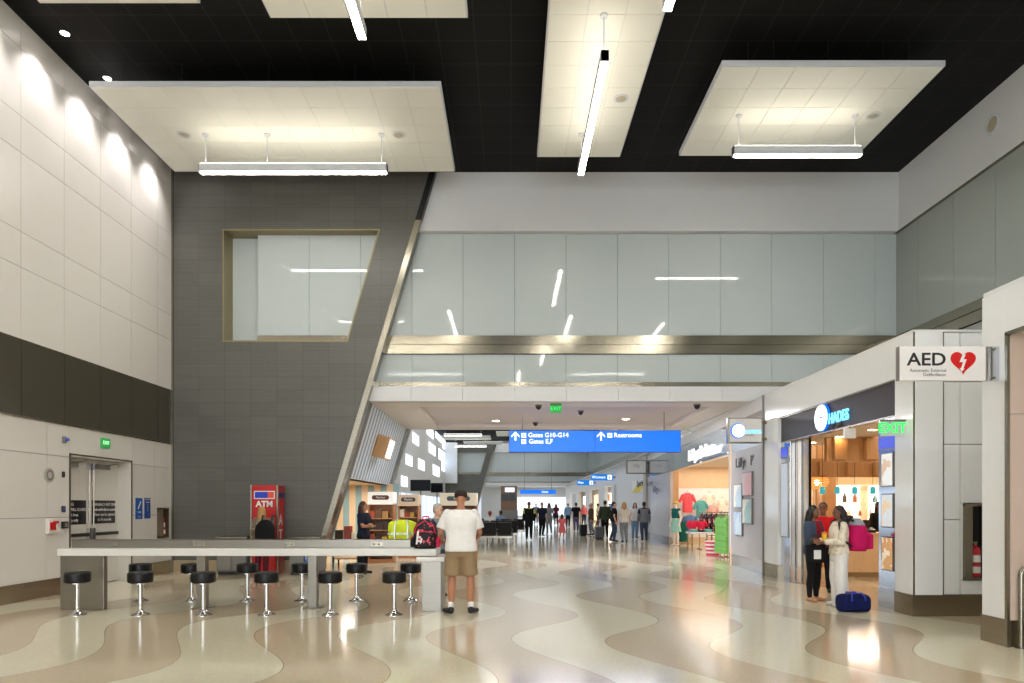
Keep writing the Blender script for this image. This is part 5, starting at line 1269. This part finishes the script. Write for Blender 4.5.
person('person in a red jacket half hidden behind the two women at the clock sign shop', (xat(823, 12.3), 12.3, 0), R(-30), 1.62, True, 'brown', ('short', 'black'), top=cloth((196, 24, 32), 'red_jacket'), top_sleeve=1.9, bottom=BK, shoe=SHB,)
person('shop clerk with dark hair behind the pale wood counter', (xat(879, 16.3), 16.3, 0), R(10), 1.66, True, 'brown', ('long', 'black'), top=BK, top_sleeve=1.6, bottom=BK, shoe=SHB)
# blue duffel
d = thing('duffel_bag', 'blue duffel bag lying on the floor in front of the woman in white trousers', 'duffel bag', (xat(853, 10.05), 10.05, 0), R(4))
BLU = cloth((16, 24, 78), 'navy_nylon')
ring = lambda x, s: [Vector((x, math.copysign(abs(math.cos(a)) ** .7, math.cos(a)) * .15 * s, .13 + math.copysign(abs(math.sin(a)) ** .7, math.sin(a)) * .128 * (s if math.sin(a) > 0 else 1) )) for a in [2 * PI * j / 24 for j in range(24)]]
MB().loft([ring(x, s) for x, s in ((-.205, .72), (-.195, .9), (-.15, 1), (0, 1.05), (.15, 1), (.195, .9), (.205, .72))]).build('bag', BLU, d, smooth=60)
MB().tube([(-.17, -.12, .225), (0, -.12, .245), (.17, -.12, .225)], .006, 6).build('zip', BLACKP, d)
for y in (-.1, .06): MB().tube([(-.1, y - .05, .05), (-.1, y - .045, .22), (-.07, y, .275), (.07, y, .275), (.1, y - .045, .22), (.1, y - .05, .05)], .012, 8).build('carry_handle', mat('royal_web', (36, 56, 170), .6), d)
MB().box(-.12, .12, -.165, -.15, .05, .17).build('front_pocket', BLU, d, bevel=.012)

# mannequin in the clothes shop
mn = person('white mannequin in a teal top and mint skirt at the clothes shop corner', (6.42, 26.6, 0), R(-60), 1.74, True, 'plaster', ('bald', 'brown'), top=cloth((26, 96, 92), 'deep_teal_cloth'), top_sleeve=0, top_hem=1.08, bottom=cloth((150, 200, 186), 'mint_cloth'), bot='dress', hat=cloth((206, 176, 90), 'straw_cloth'), name='mannequin')
mn['category'] = 'mannequin'
for c in list(col.objects):
    if c.parent == mn and c.name.split('.')[0] in ('eye', 'eyebrow', 'mouth', 'hair'): bpy.data.objects.remove(c)
MB().lathe([(.2, 0), (.2, .012), (.02, .02)], n=20).build('base_plate', STEEL, mn)
# crowd on the concourse
def walk(a=.2): return {-1: ((-.09, 0, .9), (-.095, -.1 * a * 4, .5), (-.1, -.02 + a * .3, .1)), 1: ((.09, 0, .9), (.095, -.02, .5), (.1, a * 1.2, .12))}
YEL = cloth((200, 210, 60)); OLV = cloth((56, 66, 52), 'olive_cloth'); BRN = cloth((84, 66, 52)); PNK = cloth((222, 110, 110)); CRM2 = cloth((206, 200, 188)); PUR = cloth((90, 80, 110))
crowd = [
 (529, 31.0, 0, 1.75, False, YEL, BK, 'trousers', 'black', BK, 'person in black jacket over a yellow top, leftmost of the walkers'),
 (542, 34.5, 20, 1.74, False, NV, BK, 'trousers', 'black', None, 'person in navy top and black trousers walking right of the one with the yellow top'),
 (549, 38.0, -20, 1.72, True, GY, GY, 'trousers', 'brown', None, 'person all in grey walking in the middle of the concourse'),
 (562, 30.0, 160, 1.2, True, PNK, PNK, 'dress', 'brown', None, 'child in a coral pink dress on the concourse'),
 (576, 42.0, 180, 1.76, False, BK, PUR, 'trousers', 'black', None, 'person in black top and purple grey trousers walking away'),
 (591, 36.0, -80, 1.7, False, BRN, GY, 'trousers', 'grey', BRN, 'person in a brown jacket walking left near the restroom signs'),
 (605, 33.0, 180, 1.82, False, OLV, BK, 'trousers', 'black', OLV, 'person in an olive jacket walking away below the Women sign'),
 (614, 29.5, 90, 1.74, False, BK, DN, 'trousers', 'black', None, 'person in black top and denim trousers walking right'),
 (624, 28.5, 180, 1.72, True, CRM2, GY, 'trousers', 'blond', None, 'person in cream top and grey trousers walking away near the right wall'),
 (635, 32.0, 0, 1.7, True, WT, LB, 'trousers', 'brown', None, 'person in white top and light blue trousers by the yellow sign'),
 (644, 30.0, 180, 1.74, False, NV, DN, 'trousers', 'black', GY, 'person in a grey jacket walking beside the beige pillar'),
 (568, 50.0, 0, 1.74, False, LB, NV, 'trousers', 'brown', None, 'distant person in light blue top in the middle of the concourse'),
 (556, 55.0, 180, 1.72, True, MR, BK, 'trousers', 'black', None, 'distant person in maroon top walking away'),
 (536, 58.0, 0, 1.76, False, GY, BK, 'trousers', 'grey', None, 'distant person in grey top and black trousers'),
 (584, 56.0, 0, 1.7, True, PNK, NV, 'trousers', 'brown', None, 'distant person in coral top by the right hand shops'),
 (598, 48.0, 90, 1.74, False, CRM2, BRN, 'trousers', 'black', None, 'person in cream top and brown trousers before the white pier'),
]
for px, Y, rz, H, fem, tp, bt, bk, hc, jk, lab in crowd:
    person(lab, (xat(px, Y), Y, 0), R(rz), H, fem, random.choice(['light', 'tan', 'brown', 'fair']), ('long' if fem else 'short', hc), top=tp, top_sleeve=random.choice([.7, 1.8]), bottom=bt, bot=bk, shoe=SHB, legs=walk(random.choice([.12, .2])), jacket=jk, vox=.015)
def suitcase(px, Y, m, lab):
    t = thing('wheeled_suitcase', lab, 'suitcase', (xat(px, Y), Y, 0), R(12))
    MB().box(-.2, .2, -.13, .13, .05, .6).build('shell', m, t, bevel=.04, seg=3)
    for s in (-1, 1):
        MB().lathe([(.03, -.015), (.03, .015)], n=12).build('wheel', BLACKP, t, loc=(s * .15, .08, .03)).rotation_euler = (0, PI / 2, 0)
    MB().box(-.15, .15, -.1, .1, .001, .05).build('base', BLACKP, t)
    MB().tube([(-.1, .11, .58), (-.1, .11, .98), (.1, .11, .98), (.1, .11, .58)], .011, 8).build('pull_handle', GREYM, t)
suitcase(583, 35.2, BLACKP, 'black wheeled suitcase beside the person in the brown jacket')
suitcase(599, 31.6, mat('grey_shell', (80, 82, 88), .4), 'dark grey wheeled suitcase beside the person in the olive jacket')
# seated travellers
person('seated traveller with a red cap and white shirt on the black seats', (xat(490, 31.2), 31.05, 0), PI, 1.74, skin='light', hair=('short', 'brown'), top=WT, bottom=DN, shoe=SHB, seated=True, hat=cloth((190, 60, 50)), vox=.015, arms={-1: ((-.24, -.1, 1.12), (-.14, -.3, 1.0)), 1: ((.24, -.1, 1.12), (.14, -.3, 1.0))})
person('seated traveller in a light blue shirt beside the one with the red cap', (xat(501, 34.2), 34.4, 0), PI, 1.74, skin='tan', hair=('short', 'black'), top=LB, bottom=BK, shoe=SHB, seated=True, vox=.015, arms={-1: ((-.24, -.1, 1.12), (-.14, -.3, 1.0)), 1: ((.24, -.1, 1.12), (.14, -.3, 1.0))})
# ================================================================ LIGHT, WORLD, CAMERA
for y in (28, 40, 52, 64, 76):
    for x in (-4.5, 2.5):
        tag(pendant(x, y, 3.6, 0, 'pendant light of the far hall beyond the passage', n=2, zp=ZP, lamp=LAMPF), 'pendant light in the far hall beyond the passage', None, 'far hall pendant lights')
        area('hall_light', (x, y + 3, ZC - .3), 9, 165, (.96, .98, 1))
for x0, x1, y0, y1, lab in ((-7.4, -2.2, 72, 76, 'left cream ceiling panel high in the far hall'), (-1.5, 3.5, 68, 72, 'middle cream ceiling panel high in the far hall'), (-7.0, -1.5, 60, 64, 'nearer left cream ceiling panel in the far hall'), (-5.5, -1.0, 78.5, 81.5, 'cream ceiling panel in front of the far dark wall')):
    cloud(x0, x1, y0, y1, lab)
for o in col.objects:
    if o.parent is None and len(str(o.get('label', '')).split()) > 16: print('LONG', o['label'])
wd = bpy.data.worlds.new('world'); wd.use_nodes = True; scene.world = wd
wd.node_tree.nodes['Background'].inputs[0].default_value = (.8, .88, 1, 1); wd.node_tree.nodes['Background'].inputs[1].default_value = .6
cam = bpy.data.cameras.new('camera'); co = bpy.data.objects.new('camera', cam); col.objects.link(co)
co.location = (0, 0, EYE); co.rotation_euler = (PI / 2, 0, 0); cam.lens = 24; cam.sensor_width = 36; cam.clip_end = 300
cam.shift_x = 1 / 1024; cam.shift_y = 164.5 / 1024
scene.camera = co
vs = scene.view_settings; vs.view_transform = 'Standard'; vs.look = 'None'; vs.gamma = 1; vs.use_curve_mapping = False; vs.exposure = 0.65
scene.cycles.max_bounces = 10; scene.cycles.diffuse_bounces = 6; scene.cycles.glossy_bounces = 5; scene.cycles.use_denoising = True; scene.cycles.sample_clamp_indirect = 8
# turn the lettering curves into plain meshes
dg = bpy.context.evaluated_depsgraph_get()
for o in [o for o in col.objects if o.type == 'FONT']:
    me = bpy.data.meshes.new_from_object(o.evaluated_get(dg)); nm = o.name; par = o.parent
    n = bpy.data.objects.new('x', me); col.objects.link(n); n.parent = par
    n.location, n.rotation_euler, n.scale = o.location.copy(), o.rotation_euler.copy(), o.scale.copy()
    for k in o.keys(): n[k] = o[k]
    bpy.data.objects.remove(o); n.name = nm
bpy.context.view_layer.update()
